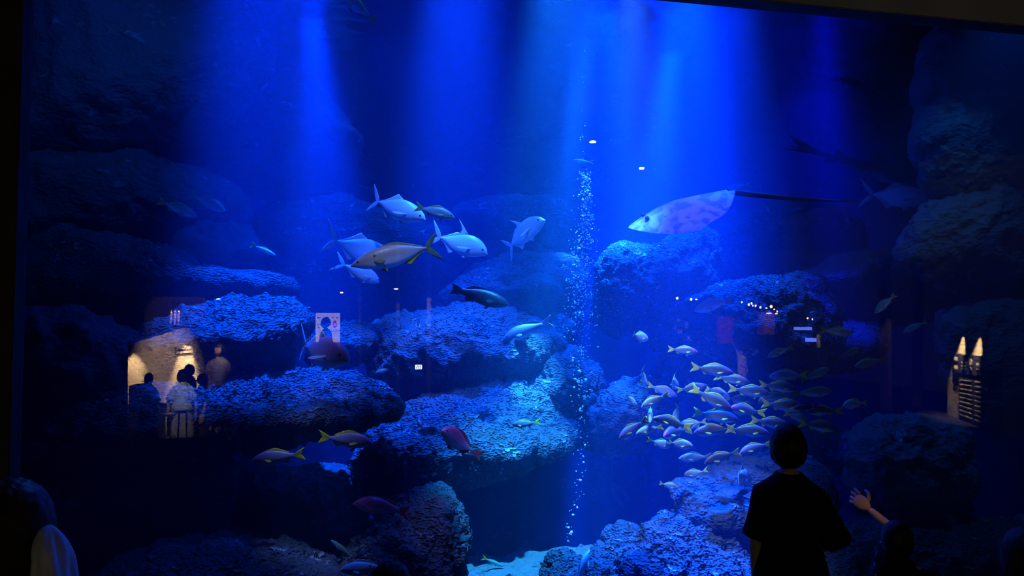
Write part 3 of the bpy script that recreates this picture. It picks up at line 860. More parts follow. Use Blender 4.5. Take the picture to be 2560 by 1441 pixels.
    for r in range(n - 1):
        qs += [[r, r + 1, n + r + 1, n + r], [n + r, n + r + 1, 2 * n + r + 1, 2 * n + r], [2 * n + r, 2 * n + r + 1, r + 1, r]]
    parts.append(('mouth', mesh_np('mouth', bend_co(co, k), qs), 'mouth'))
    _sets[key] = parts
    return parts


LOOKS = {
 'snap': ('snapper', SKIN_SNAP, YELLOW, YELLOW, YELLOW),
 'rose': ('snapper', SKIN_ROSE, YELLOW, YELLOW, YELLOW),
 'pale': ('snapper', SKIN_PALE, YELLOW, YELLOW, YELLOW),
 'deep': ('deep', SKIN_PALE, YELLOW, YELLOW, SILVER_FIN),
 'olive': ('snapper', SKIN_OLIVE, OLIVE, OLIVE, OLIVE),
 'violet': ('snapper', SKIN_VIOLET, YELLOW, YELLOW, YELLOW),
 'jack': ('jack', SKIN_JACK, SILVER_FIN, SILVER_FIN, SILVER_FIN),
 'trev': ('trevally', SKIN_JACK, SILVER_FIN, SILVER_FIN, SILVER_FIN),
 'bigtrev': ('trevally', SKIN_VIOLET, SILVER_FIN, SILVER_FIN, SILVER_FIN),
 'amber': ('amberjack', SKIN_AMB, OLIVE, OLIVE, OLIVE),
 'black': ('grouper', SKIN_BLACK, DARK_FIN, DARK_FIN, DARK_FIN),
 'purple': ('coral_trout', SKIN_PURPLE, PURPLE_FIN, DARK_FIN, SILVER_FIN),
 'red': ('coral_trout', SKIN_RED, RED_FIN, RED_FIN, RED_FIN),
 'pink': ('deep', SKIN_PINK, RED_FIN, RED_FIN, RED_FIN),
 'blue': ('snapper', SKIN_BLUE, SILVER_FIN, SILVER_FIN, SILVER_FIN),
 'fus': ('fusilier', SKIN_BLUE, YELLOW, YELLOW, YELLOW),
 'green': ('fusilier', SKIN_GREEN, YELLOW, OLIVE, OLIVE),
 'shark': ('shark', SKIN_SHARK, DARK_FIN, DARK_FIN, DARK_FIN),
}


def place(o, loc, scale, h, up, roll=0.0):
    h = h.normalized()
    z = (up - h * up.dot(h)).normalized()
    yv = z.cross(h)
    if roll:
        c, s_ = math.cos(roll), math.sin(roll)
        z, yv = z * c + yv * s_, yv * c - z * s_
    o.matrix_world = Matrix(((h.x * scale, yv.x * scale, z.x * scale, loc.x), (h.y * scale, yv.y * scale, z.y * scale, loc.y),
                             (h.z * scale, yv.z * scale, z.z * scale, loc.z), (0, 0, 0, 1)))


NAMES = {'jack': 'jack_fish', 'trev': 'jack_fish', 'bigtrev': 'jack_fish', 'amber': 'amberjack', 'shark': 'shark'}


def fish(look, px, py, y, length, dx, dy, yaw, label, bend=0.0, roll=0.0, group=None, cat='fish'):
    """A fish centred on the point seen at px, py, depth y; length pixels long, its head towards dx, dy; yaw turns the head to (+) or from (-) the viewer."""
    sp, skin, tail, dors, pec = LOOKS[look]
    loc = P(px, py, y)
    yw = R(yaw)
    side = (RT * dx - UP * dy).normalized()
    h = side * math.cos(yw) - FW * math.sin(yw)
    sc = length * zc(loc) / F / max(math.cos(yw), 0.6)
    root = thing(NAMES.get(look, 'fish'), loc, label, cat, group)
    place(root, loc, sc, h, UP, R(roll))
    mats = {'skin': skin, 'tail': tail, 'dors': dors, 'fin': dors if look != 'purple' else SILVER_FIN, 'pec': pec, 'eye': EYE_BLACK, 'mouth': MOUTH_DARK}
    if look in ('amber',):
        mats['fin'] = YELLOW
    for nm, me, role in fish_set(sp, bend):
        o = link(nm, me, None, root)
        if not me.materials:
            me.materials.append(None)
        o.material_slots[0].link = 'OBJECT'
        o.material_slots[0].material = mats[role]
    return root


SCH = 'yellow-tailed snappers of the school'
FISH = [
 # silver jacks and their neighbours in open water
 ('jack', 985, 520, 6.9, 172, 135, 52, 12, 'silver jack highest of the jacks, tail raised, nose behind the olive snapper', 0.25),
 ('olive', 1087, 531, 6.5, 106, 95, 28, 5, 'small dark olive snapper swimming just ahead of the highest silver jack'),
 ('jack', 893, 622, 7.2, 175, 130, 40, -28, 'silver jack with thin edge-on tail, head hidden by the yellow-finned amberjack', -0.3),
 ('amber', 990, 638, 6.3, 226, -207, 52, 8, 'large brown-backed amberjack with blue belly swimming among the silver jacks', 0.0),
 ('jack', 900, 680, 6.9, 100, 60, 38, -35, 'small silver jack peeping out below the big amberjack', 0.4),
 ('trev', 1145, 610, 7.0, 158, 135, 48, 10, 'silver jack with a tall swept dorsal fin behind the amberjack tail'),
 ('trev', 1303, 590, 7.1, 135, 95, -62, 28, 'silver jack climbing towards the viewer with a frowning mouth', 0.3),
 ('black', 1200, 742, 6.4, 150, 135, 38, 0, 'black fish hanging below the silver jacks in front of the cave'),
 ('purple', 1318, 826, 7.2, 132, -108, 42, 5, 'purple-backed fish with upturned tail swimming down left of the bubbles', 0.2),
 ('bigtrev', 793, 880, 5.9, 190, 130, 18, 35, 'huge big-headed jack looming over the flat slab, front quarter view', 0.2),
 ('fus', 658, 625, 7.2, 72, 62, 26, 8, 'small blue fish with yellow tail alone beside the dark block'),
 ('olive', 517, 506, 7.8, 110, 92, 42, 10, 'dark olive fish with a pale lit snout high on the left'),
 ('olive', 443, 522, 8.0, 105, 88, 38, -5, 'dim olive fish half lost in shadow behind the pale-snouted one'),
 ('olive', 898, 20, 7.6, 118, -72, -68, -15, 'dark olive fish cut by the top edge above the left light shaft'),
 ('black', 2122, 204, 8.4, 72, 66, 16, 0, 'small black fish silhouette high in the dark blue on the right'),
 ('shark', 2165, 418, 9.0, 380, 310, 150, 12, 'dark slender shark with pale belly gliding down at right', 0.3),
 ('jack', 2237, 492, 7.6, 172, 160, 18, 5, 'dim grey-blue jack below the shark near the dark boulders'),
 ('green', 1845, 466, 9.0, 66, -62, 10, 0, 'slender greenish yellow fish just above the tail of the ray'),
 ('red', 1921, 523, 9.0, 46, 28, 38, -10, 'small red-tailed fish nosing down behind the ray'),
 ('fus', 1456, 404, 8.0, 46, -40, -6, 15, 'tiny blue fish with a bent yellow tail atop the bubble column', 0.5),
 ('green', 962, 926, 7.3, 52, -46, 12, 0, 'small dim green fish before the broad crusted rock'),
 ('violet', 696, 1144, 5.4, 132, -118, 14, 4, 'violet snapper with yellow tail facing left below the long slab'),
 ('violet', 864, 1101, 5.4, 142, 128, 12, 6, 'violet snapper with yellow tail facing the largest boulder'),
 ('green', 836, 1066, 6.4, 46, 22, -36, 0, 'dim fish behind the violet snapper that faces the boulder'),
 ('pink', 1147, 1107, 5.5, 112, -48, -46, 32, 'pink-red snapper with red fins looking up before the largest boulder', 0.3),
 ('red', 958, 1267, 5.7, 155, -140, -8, -8, 'deep red fish with curved tail under the largest boulder', 0.25),
 ('blue', 914, 1422, 5.0, 128, -118, 6, 4, 'pale blue fish with one dark spot at the bottom edge'),
 ('green', 856, 1374, 5.7, 74, -50, -40, 0, 'dim green fish diving away above the pale blue spotted one'),
 ('green', 1232, 1406, 6.3, 60, 52, 22, 0, 'dim fish close over the sand beside the bottom boulder'),
 ('purple', 1405, 672, 8.0, 36, 30, -6, 0, 'small dark fish against the brightest rim of the cave rock'),
 ('blue', 1455, 1424, 5.2, 88, 35, -60, -30, 'saturated blue fish at the bottom edge between coral rocks'),
 ('purple', 1543, 1352, 5.6, 34, 28, 8, 0, 'small shadowy fish over the knobbly coral rock'),
 ('deep', 1596, 842, 5.9, 58, 42, 14, -32, 'lone whitish fish with yellow back fin left of the school', -0.3),
 ('olive', 1785, 763, 6.3, 108, -92, 26, 8, 'olive snapper over the string of reflected lanterns'),
 ('deep', 2138, 1011, 5.9, 68, -60, 4, 12, 'rounded blue-bellied fish alone at the right of the school'),
 ('trev', 1847, 1192, 5.6, 95, 58, 30, -38, 'pale blue jack turned away just above the grey-blue boulder', -0.4),
 ('deep', 1672, 1215, 5.8, 48, 40, 10, 12, 'small pale fish lowest of those left of the grey-blue boulder'),
 ('violet', 1312, 1061, 5.9, 66, -58, 8, -18, 'grey fish with yellow tail in front of the cyan patch', -0.4),
 ('olive', 2117, 546, 9.0, 52, 18, 34, -20, 'dim olive fish on the shoulder of the dark mound'),
 # the school, top to bottom
 ('rose', 1707, 877, 5.7, 74, 68, 6, 8, 'magenta-headed snapper leading the top of the school', 0.0, 0, SCH),
 ('snap', 1780, 926, 5.5, 108, 98, 14, 4, 'long snapper overlapping another in the upper school', 0.0, 0, SCH),
 ('snap', 1830, 950, 5.7, 86, 76, 10, 10, 'snapper tucked beneath the long one in the upper school', 0.2, 0, SCH),
 ('pale', 1606, 944, 5.8, 64, 24, 46, -25, 'white fish diving steeply with raised tail at the left of the school', -0.3, 0, SCH),
 ('deep', 1682, 956, 6.0, 54, 24, 24, -45, 'plump fish turned away near the upper left of the school', -0.3, 0, SCH),
 ('rose', 1730, 972, 5.6, 76, 62, -14, 10, 'rosy-headed snapper curving upward in the upper left school', 0.4, 0, SCH),
 ('rose', 1792, 981, 5.9, 46, 20, 6, 55, 'rosy fish facing the viewer between two larger snappers', 0.0, 0, SCH),
 ('violet', 1655, 977, 6.3, 82, 68, 26, 0, 'dull violet fish over the bright blue rock', 0.0, 0, SCH),
 ('pale', 1575, 1000, 5.7, 50, 34, 30, -20, 'small white fish farthest left in the school', -0.3, 0, SCH),
 ('pale', 1634, 1001, 5.5, 74, -55, 28, 12, 'bright pale snapper with yellow raised tail above the glowing faces', 0.35, 0, SCH),
 ('pale', 1626, 1034, 5.6, 62, -8, 10, 70, 'white fish facing the viewer with spread yellow fins', 0.0, 0, SCH),
 ('pale', 1694, 1034, 5.8, 58, -14, 36, -25, 'pale fish diving head down with yellow tail up mid-school', 0.5, 0, SCH),
 ('snap', 1780, 1000, 5.4, 116, 90, 50, 4, 'large snapper slanting downward in the middle of the school', 0.15, 0, SCH),
 ('snap', 1790, 1041, 5.6, 112, 100, 14, 5, 'snapper with broad yellow tail below the slanting one', 0.1, 0, SCH),
 ('rose', 1862, 1026, 5.5, 92, -66, -12, 24, 'open-mouthed rosy snapper facing left in the middle of the school', 0.3, 0, SCH),
 ('violet', 1581, 1072, 5.4, 86, -62, 44, 8, 'dusky snapper nosing down at the left lower school', 0.2, 0, SCH),
 ('pale', 1622, 1075, 5.6, 70, -60, 14, 15, 'pale snapper behind the dusky nosing one', 0.2, 0, SCH),
 ('snap', 1677, 1056, 5.3, 96, -82, -20, 8, 'purple-backed snapper facing left with curled yellow tail', 0.35, 0, SCH),
 ('rose', 1684, 1081, 5.6, 72, -45, 2, 48, 'pink-faced fish below the curled-tail snapper', 0.3, 0, SCH),
 ('snap', 1785, 1077, 5.4, 106, -95, 8, 4, 'snapper facing left nose to nose row, lower middle school', 0.1, 0, SCH),
 ('snap', 1868, 1078, 5.3, 108, 96, 8, 4, 'snapper facing right behind the left-facing one, lower school', 0.0, 0, SCH),
 ('deep', 1650, 1110, 5.6, 60, 38, 14, -15, 'grey fish with drooping tail at the lower left of the school', 0.3, 0, SCH),
 ('deep', 1697, 1112, 5.4, 60, 48, 0, 30, 'grey fish with rosy brow low in the school', 0.4, 0, SCH),
 ('olive', 1738, 1145, 5.7, 84, -72, 4, 0, 'dull olive snapper in the bottom row of the school', 0.0, 0, SCH),
 ('snap', 1803, 1144, 5.4, 96, -82, 28, 6, 'snapper slanting down left in the bottom row of the school', 0.15, 0, SCH),
 ('deep', 1738, 1185, 5.6, 54, -38, 14, -25, 'small fish with yellow tail turned away beneath the school', -0.4, 0, SCH),
 ('violet', 1885, 1120, 5.4, 84, -68, 24, 8, 'violet snapper close to the head of the standing adult', 0.3, 0, SCH),
 ('violet', 1970, 940, 5.7, 100, -88, 4, 6, 'violet snapper facing left at the upper right of the school', 0.1, 0, SCH),
 ('snap', 1873, 979, 5.6, 102, 92, 10, 4, 'brownish snapper with deep yellow tail right of the slanting one', 0.1, 0, SCH),
 ('snap', 1945, 968, 5.6, 96, 84, 10, 4, 'brownish snapper overlapped above by the violet one', 0.0, 0, SCH),
 ('olive', 1943, 993, 5.8, 100, -88, 16, 4, 'olive snapper with bright blue belly behind the brownish pair', 0.1, 0, SCH),
 ('olive', 2030, 982, 5.6, 100, 88, -6, 0, 'dark olive snapper at the right flank of the school', 0.0, 0, SCH),
 ('olive', 2040, 938, 5.9, 80, 56, -24, -8, 'greenish snapper rising at the upper right flank', 0.2, 0, SCH),
 ('snap', 1958, 1015, 5.4, 110, 98, 10, 3, 'dark-headed snapper in the right half of the school', 0.0, 0, SCH),
 ('black', 2012, 1018, 5.25, 56, -48, 4, 0, 'black fish with pale crescent tail mark at the right flank', 0.2, 0, SCH),
 ('pale', 1990, 1043, 5.7, 70, 58, 18, -10, 'pale snapper under the dark-headed one', 0.0, 0, SCH),
 ('snap', 2060, 1028, 5.6, 90, -82, 4, 0, 'brownish snapper facing left at the far right flank', 0.1, 0, SCH),
 ('snap', 1925, 1058, 5.5, 100, 90, 14, 3, 'brownish snapper directly above the adult head', 0.0, 0, SCH),
 ('snap', 2045, 1066, 5.5, 98, 86, 12, 3, 'brownish snapper lowest on the right flank of the school', 0.0, 0, SCH),
 ('snap', 1940, 1005, 6.2, 90, 78, 8, 0, 'snapper half hidden at the back of the school', 0.0, 0, SCH),
 ('snap', 1850, 1000, 6.3, 84, 74, 8, 0, 'deeper dim snapper behind the middle of the school', 0.0, 0, SCH),
 ('deep', 1730, 1062, 6.2, 76, -60, 20, -10, 'dim blue-green fish behind the curled-tail snapper', 0.2, 0, SCH),
 ('olive', 1950, 880, 5.9, 70, -60, 24, 5, 'blue-bellied olive fish above the right half of the school', 0.1, 0, SCH),
 ('olive', 2124, 884, 5.8, 62, 40, -18, -15, 'olive fish with pale face before the deep blue rock', 0.3, 0, SCH),
 ('olive', 2175, 907, 5.6, 82, -72, 18, 4, 'olive fish with a blue belly stripe farthest right', 0.1, 0, SCH),
 ('olive', 2090, 830, 5.9, 82, 72, 8, 0, 'olive snapper over the deep blue rock, tail to the lanterns', 0.0, 0, SCH),
 ('olive', 2213, 760, 6.3, 68, -32, 34, -10, 'dim olive fish nosing down at the upper right', 0.0, 0, SCH),
 ('olive', 2288, 818, 6.2, 62, -40, 22, -10, 'dimmest olive fish beside the dark right boulders', 0.0, 0, SCH),
]
for f_ in FISH:
    fish(*f_)


# spot on the pale blue fish and the crescent of the black one are parts of them
def spot_on(root_label, px, py, r, mat, name):
    for o in COL.objects:
        if o.get('label') == root_label:
            inv = o.matrix_world.inverted()
            c, t = ico(2)
            loc = inv @ (P(px, py, o.matrix_world.translation.y))
            side = inv.to_3x3() @ (-FW)
            sg = 1 if side.y > 0 else -1
            sp = [l for l in FISH if l[8] == root_label][0]
            d = SPECIES[LOOKS[sp[0]][0]]
            s_ = 0.5 - loc.x
            wv = float(curve(d['w'], np.array([s_]))[0])
            cc = c * np.array([r, 0.02, r * 0.8]) + np.array([loc.x, sg * (wv * 0.92 - 0.008), loc.z])
            return link(name, mesh_np(name, cc, t), mat, o)


bpy.context.view_layer.update()
spot_on('pale blue fish with one dark spot at the bottom edge', 926, 1414, 0.026, DARK_FIN, 'dark_spot')
spot_on('large brown-backed amberjack with blue belly swimming among the silver jacks', 937, 641, 0.014, DARK_FIN, 'dark_spot')
spot_on('black fish with pale crescent tail mark at the right flank', 2031, 1015, 0.05, SILVER_FIN, 'pale_mark')

# ------------------------------------------------------------------ the ray
RAY_SKIN = fish_skin('ray_skin', (0.50, 0.24, 0.56), (0.54, 0.28, 0.60), (0.62, 0.40, 0.66), None, 0.55, -0.1, 0.1, 0.5, (9.0, (0.18, 0.09, 0.24)))
RAY_BELLY = plain('ray_belly', (0.45, 0.52, 0.60), 0.6, 0.3, scale=6)


def build_ray():
    c = P(1703, 522, 7.0)
    sc = 268 * zc(c) / F
    root = thing('stingray', c, 'large mottled violet stingray banking above the rock pile', 'ray')
    h = (RT * -0.94 - UP * 0.34 + FW * 0.05)
    up = UP * 0.955 - FW * 0.30
    place(root, c, sc, h, up)
    n, m_ = 40, 48
    th = np.linspace(0, 2 * PI, m_, endpoint=False)
    rr = np.linspace(0, 1, n)
    # outline of the disc: blunt nose, wide rounded wings
    out = (np.abs(np.cos(th) / 0.52) ** 1.45 + np.abs(np.sin(th) / 0.44) ** 1.45) ** (-1 / 1.45)
    X = rr[:, None] * (out * np.cos(th))[None, :]
    Y = rr[:, None] * (out * np.sin(th) * 1.12)[None, :]
    lift = 0.16 * (np.abs(Y) / 0.5) ** 2.2 * np.where(Y > 0, -0.9, -0.55) + 0.05 * np.sin(X * 7 + np.abs(Y) * 4) * (np.abs(Y) / 0.5)
    tk = 0.075 * (1 - rr[:, None] ** 1.6) * np.exp(-(np.abs(Y) / 0.28) ** 2) + 0.008 * (1 - rr[:, None])
    mt = np.stack([X, Y, lift + tk], -1).reshape(-1, 3)
    mb = np.stack([X, Y, lift - tk * 0.6], -1).reshape(-1, 3)
    i = np.arange(n * m_).reshape(n, m_)
    j = np.roll(i, -1, 1)
    q = np.stack([i[:-1].ravel(), i[1:].ravel(), j[1:].ravel(), j[:-1].ravel()], 1)
    me = mesh_np('disc', np.concatenate([mt, mb]), np.concatenate([q, q[:, ::-1] + n * m_]))
    me.materials.append(RAY_SKIN)
    me.materials.append(RAY_BELLY)
    idx_ = np.zeros(len(me.polygons), dtype=np.int32)
    idx_[len(q):] = 1
    me.polygons.foreach_set('material_index', idx_)
    link('disc', me, None, root)

    def tube(name, pts, rad, mat):
        pts, a = np.array(pts), np.linspace(0, 2 * PI, 10, endpoint=False)
        co = np.concatenate([p + np.stack([np.zeros(10), r_ * np.cos(a), r_ * np.sin(a)], 1) for p, r_ in zip(pts, rad)])
        k = np.arange(len(pts) * 10).reshape(len(pts), 10)
        l = np.roll(k, -1, 1)
        return link(name, mesh_np(name, co, np.stack([k[:-1].ravel(), k[1:].ravel(), l[1:].ravel(), l[:-1].ravel()], 1)), mat, root)
    t = np.linspace(0, 1, 16)
    tube('tail', np.stack([-0.46 - 1.15 * t, 0.05 * np.sin(t * 3), 0.0 - 0.58 * t + 0.06 * t * t], 1), 0.030 * (1 - t) ** 0.8 + 0.004, DARK_FIN)
    for sg in (1, -1):
        e, tr_ = ico(2)
        link('eye', mesh_np('eye', e * 0.022 + np.array([0.34, sg * 0.075, 0.045]), tr_), EYE_BLACK, root)


build_ray()

# ------------------------------------------------------------------ rising bubbles
BUBBLE = plain('air_bubble', (0.85, 0.95, 1.0), 0.22, 0.9)
BUB = plain('fine_air_bubbles', (0.60, 0.80, 0.95), 0.3, 0.8)
rb = random.Random(5)


def column_x(py):
    xs = [(0, 1470), (300, 1458), (420, 1462), (480, 1465), (560, 1466), (640, 1458), (700, 1452), (780, 1452), (880, 1452), (980, 1458), (1060, 1450),
          (1140, 1458), (1220, 1448), (1290, 1425), (1360, 1418), (1400, 1425)]
    return float(np.interp(py, [a for a, _ in xs], [b_ for _, b_ in xs]))


def column_w(py):
    return float(np.interp(py, [0, 300, 420, 470, 560, 620, 720, 860, 1000, 1200, 1300, 1380, 1420], [6, 8, 12, 14, 22, 34, 38, 30, 22, 18, 14, 5, 14]))


def bubble_mesh(seed):
    c, t = ico(2)
    r_ = random.Random(seed)
    sx, sz = r_.uniform(0.8, 1.3), r_.uniform(0.6, 1.0)
    n_ = 1 + 0.12 * noise(c * 1.7 + seed * 3.1)
    return mesh_np('bubble', c * n_[:, None] * np.array([sx, 1.0, sz]), t)


bub_me = [bubble_mesh(k) for k in range(5)]
for me in bub_me:
    me.materials.append(BUBBLE)
for k in range(70):
    py = 440 + 960 * rb.random() ** 1.7
    px = column_x(py) + rb.gauss(0, 0.55) * column_w(py)
    p = P(px, py, 6.6 + rb.uniform(-0.15, 0.15))
    o = link('bubble', bub_me[k % 5])
    o.location = p
    s_ = rb.uniform(0.007, 0.015)
    o.scale = (s_, s_, s_)
    o.rotation_euler = (0, rb.uniform(-0.7, 0.7), rb.uniform(0, 3))
    tag(o, 'one of the larger bright air bubbles rising in the bubble column', 'bubble', 'air bubbles in the rising column')
c1, t1 = ico(1)
cos, trs = [], []
for k in range(1100):
    py = rb.choice((rb.uniform(430, 800), rb.uniform(430, 800), rb.uniform(430, 1000), rb.uniform(120, 1420)))
    if py < 420 and rb.random() < 0.7:
        continue
    px = column_x(py) + rb.gauss(0, 0.55) * column_w(py)
    p = np.array(P(px, py, 6.6 + rb.uniform(-0.18, 0.18)))
    s_ = rb.uniform(0.003, 0.0085)
    trs.append(t1 + len(c1) * len(cos))
    cos.append(c1 * s_ * np.array([rb.uniform(0.8, 1.4), 1, rb.uniform(0.6, 1.2)]) + p)
o = link('bubble_stream', mesh_np('bubble_stream', np.concatenate(cos), np.concatenate(trs)), BUB)
tag(o, 'fine stream of small air bubbles rising through the tank', kind='stuff')

# ------------------------------------------------------------------ people
SKIN = plain('skin_tone', (0.62, 0.40, 0.28), 0.55, 0.3)
HAIR = plain('black_hair', (0.012, 0.010, 0.009), 0.5, 0.3, scale=60)
HAIR_BROWN = plain('dark_brown_hair', (0.030, 0.018, 0.012), 0.5, 0.3, scale=60)
CLOTH_BLACK = plain('black_cotton', (0.012, 0.012, 0.014), 0.9, 0.1, scale=25)
CLOTH_NAVY = plain('dark_twill', (0.020, 0.019, 0.024), 0.9, 0.1, scale=40)
CLOTH_PALE = plain('pale_towelling', (0.62, 0.68, 0.80), 0.9, 0.1, scale=18)
CLOTH_BROWN = plain('dark_brown_fleece', (0.035, 0.020, 0.016), 0.9, 0.1, scale=18)
CLOTH_GREEN = plain('pale_green_cotton', (0.50, 0.60, 0.40), 0.9, 0.1)
CLOTH_CREAM = plain('cream_cotton', (0.80, 0.68, 0.52), 0.9, 0.1)
CLOTH_GREY = plain('grey_cotton', (0.30, 0.31, 0.34), 0.9, 0.1)


def skinned(verts, edges, radii, sub=2):
    """Coordinates and faces of a skin grown over a joint skeleton."""
    me = bpy.data.meshes.new('tmp')
    me.from_pydata([tuple(v) for v in verts], edges, [])
    o = bpy.data.objects.new('tmp', me)
    COL.objects.link(o)
    o.modifiers.new('Skin', 'SKIN')
    lay = me.skin_vertices[0].data
    for i_, r_ in enumerate(radii):
        rx, ry = r_ if isinstance(r_, tuple) else (r_, r_)
        lay[i_].radius = (rx, ry)
        lay[i_].use_root = (i_ == 0)
    s_ = o.modifiers.new('Sub', 'SUBSURF')
    s_.levels = sub
    dg = bpy.context.evaluated_depsgraph_get()
    ev = o.evaluated_get(dg)
    m_ = ev.to_mesh()
    co = [v.co[:] for v in m_.vertices]
    fc = [list(p.vertices) for p in m_.polygons]
    ev.to_mesh_clear()
    bpy.data.objects.remove(o)
    bpy.data.meshes.remove(me)
    return co, fc


def join(pieces):
    co, fc = [], []
    for c, f in pieces:
        n = len(co)
        co += [tuple(x) for x in c]
        fc += [[i_ + n for i_ in q] for q in f]
    return co, fc


def poly_mesh(name, co, fc):
    me = bpy.data.meshes.new(name)
    me.from_pydata([tuple(c) for c in co], [], [list(f) for f in fc])
    for p in me.polygons:
        p.use_smooth = True
    me.update()
    return me


def head_piece(c, s):
    """A head with brow, nose, lips, jaw and ears; faces +y; c is its middle, s the standing height."""
    d, t = ico(4)
    x, y, z = d[:, 0].copy(), d[:, 1].copy(), d[:, 2].copy()
    w, dp, h = 0.047 * s, 0.060 * s, 0.067 * s
    jaw = np.clip(-z, 0, 1)
    X = x * w * (1 - 0.30 * jaw ** 1.5)
    Y = y * dp * (1 - 0.10 * jaw) + 0.006 * s * jaw * np.clip(y, 0, 1)
    Z = z * h
    front = np.clip(y, 0, 1)
    g = lambda x0, z0, sx, sz: np.exp(-((x - x0) / sx) ** 2 - ((z - z0) / sz) ** 2) * (y > 0)
    Y += s * (0.017 * g(0, -0.16, 0.12, 0.16) - 0.007 * (g(0.36, 0.05, 0.16, 0.12) + g(-0.36, 0.05, 0.16, 0.12)) + 0.004 * g(0, -0.50, 0.25, 0.06)
              - 0.003 * g(0, -0.57, 0.25, 0.03) + 0.005 * g(0, -0.82, 0.25, 0.14) + 0.003 * g(0, 0.24, 0.5, 0.1)) * front
    co = np.stack([X, Y, Z], 1) + np.array(c)
    pcs = [(co.tolist(), t.tolist())]
    e, et = ico(2)
    for sg in (1, -1):
        pcs.append(((e * np.array([0.008, 0.012, 0.019]) * s + np.array([sg * 0.049 * s, -0.004 * s, -0.003 * s]) + np.array(c)).tolist(), et.tolist()))
    return join(pcs)


def finger(base, dirs, lens, r0):
    pts, p = [np.array(base)], np.array(base, dtype=float)
    for d_, l_ in zip(dirs, lens):
        d_ = np.array(d_, dtype=float)
        p = p + d_ / np.linalg.norm(d_) * l_
        pts.append(p.copy())
    n = len(pts)
    return skinned(pts, [(i_, i_ + 1) for i_ in range(n - 1)], [r0 * (1 - 0.12 * i_) for i_ in range(n)], 1)


def hand_piece(wrist, along, palm_n, side, s, curl):
    """Palm, four fingers and a thumb: along points from the wrist to the knuckles, palm_n out of the palm, side towards the thumb."""
    w = np.array(wrist, dtype=float)
    a = np.array(along, dtype=float)
    a /= np.linalg.norm(a)
    n_ = np.array(palm_n, dtype=float)
    n_ -= a * n_.dot(a)
    n_ /= np.linalg.norm(n_)
    t = np.cross(a, n_)
    if t.dot(np.array(side, dtype=float)) < 0:
        t = -t
    L_ = 0.105 * s
    pcs = []
    d, tr_ = ico(3)
    q = np.stack([d[:, 0] * 0.46 * L_, d[:, 1] * 0.33 * L_ * (1 + 0.30 * d[:, 0]), d[:, 2] * 0.135 * L_], 1)
    co = w + a * (q[:, :1] + 0.36 * L_) + t * q[:, 1:2] + n_ * q[:, 2:3]
    pcs.append((co.tolist(), tr_.tolist()))
    for k, (off, ln) in enumerate(((0.27, 0.40), (0.09, 0.45), (-0.09, 0.42), (-0.26, 0.33))):
        b = w + a * (0.74 - 0.04 * abs(k - 1)) * L_ + t * off * L_
        dirs, ang = [], 0.0
        for j in range(3):
            ang += curl[k] * (0.7 if j == 0 else 1.0)
            dirs.append(a * math.cos(ang) + n_ * math.sin(ang) + t * (0.10 - 0.07 * k))
        pcs.append(finger(b, dirs, [ln * 0.46 * L_ * 2.0, ln * 0.32 * L_ * 2.0, ln * 0.26 * L_ * 2.0], 0.090 * L_))
    b = w + a * 0.22 * L_ + t * 0.26 * L_ + n_ * 0.04 * L_
    c_ = curl[4]
    pcs.append(finger(b, [t * 0.75 + a * 0.65 + n_ * 0.25, a * 0.85 + t * 0.35 + n_ * (0.3 + c_), a * 0.8 + n_ * (0.3 + 1.5 * c_) - t * 0.2 * c_], [0.38 * L_, 0.34 * L_, 0.28 * L_], 0.105 * L_))
    return join(pcs)


def loft(rings, seg=28, thick=0.006, wob=0.0, seed=0):
    """A cloth tube through rings (centre, half-width vector, half-depth vector) with an inner face and clean rims."""
    a = np.linspace(0, 2 * PI, seg, endpoint=False)
    rr = random.Random(seed)
    outer, inner = [], []
    for i_, (c, u, v) in enumerate(rings):
        c, u, v = np.array(c), np.array(u), np.array(v)
        k = 1 + wob * np.cos(a * 5 + i_ * 0.5 + seed) * (i_ / max(1, len(rings) - 1))
        off = np.cos(a)[:, None] * u + np.sin(a)[:, None] * v
        outer.append(c + off * k[:, None])
        ln = np.linalg.norm(off, axis=1)[:, None]
        inner.append(c + off * k[:, None] * (1 - thick / np.maximum(ln, thick * 2)))
    n = len(rings)
    co = np.concatenate(outer + inner)
    i = np.arange(n * seg).reshape(n, seg)
    j = np.roll(i, -1, 1)
    q = np.stack([i[:-1].ravel(), j[:-1].ravel(), j[1:].ravel(), i[1:].ravel()], 1)
    m_ = n * seg
    r0 = np.stack([j[0], i[0], i[0] + m_, j[0] + m_], 1)
    r1 = np.stack([i[-1], j[-1], j[-1] + m_, i[-1] + m_], 1)
    return co.tolist(), np.concatenate([q, q[:, ::-1] + m_, r0, r1]).tolist()


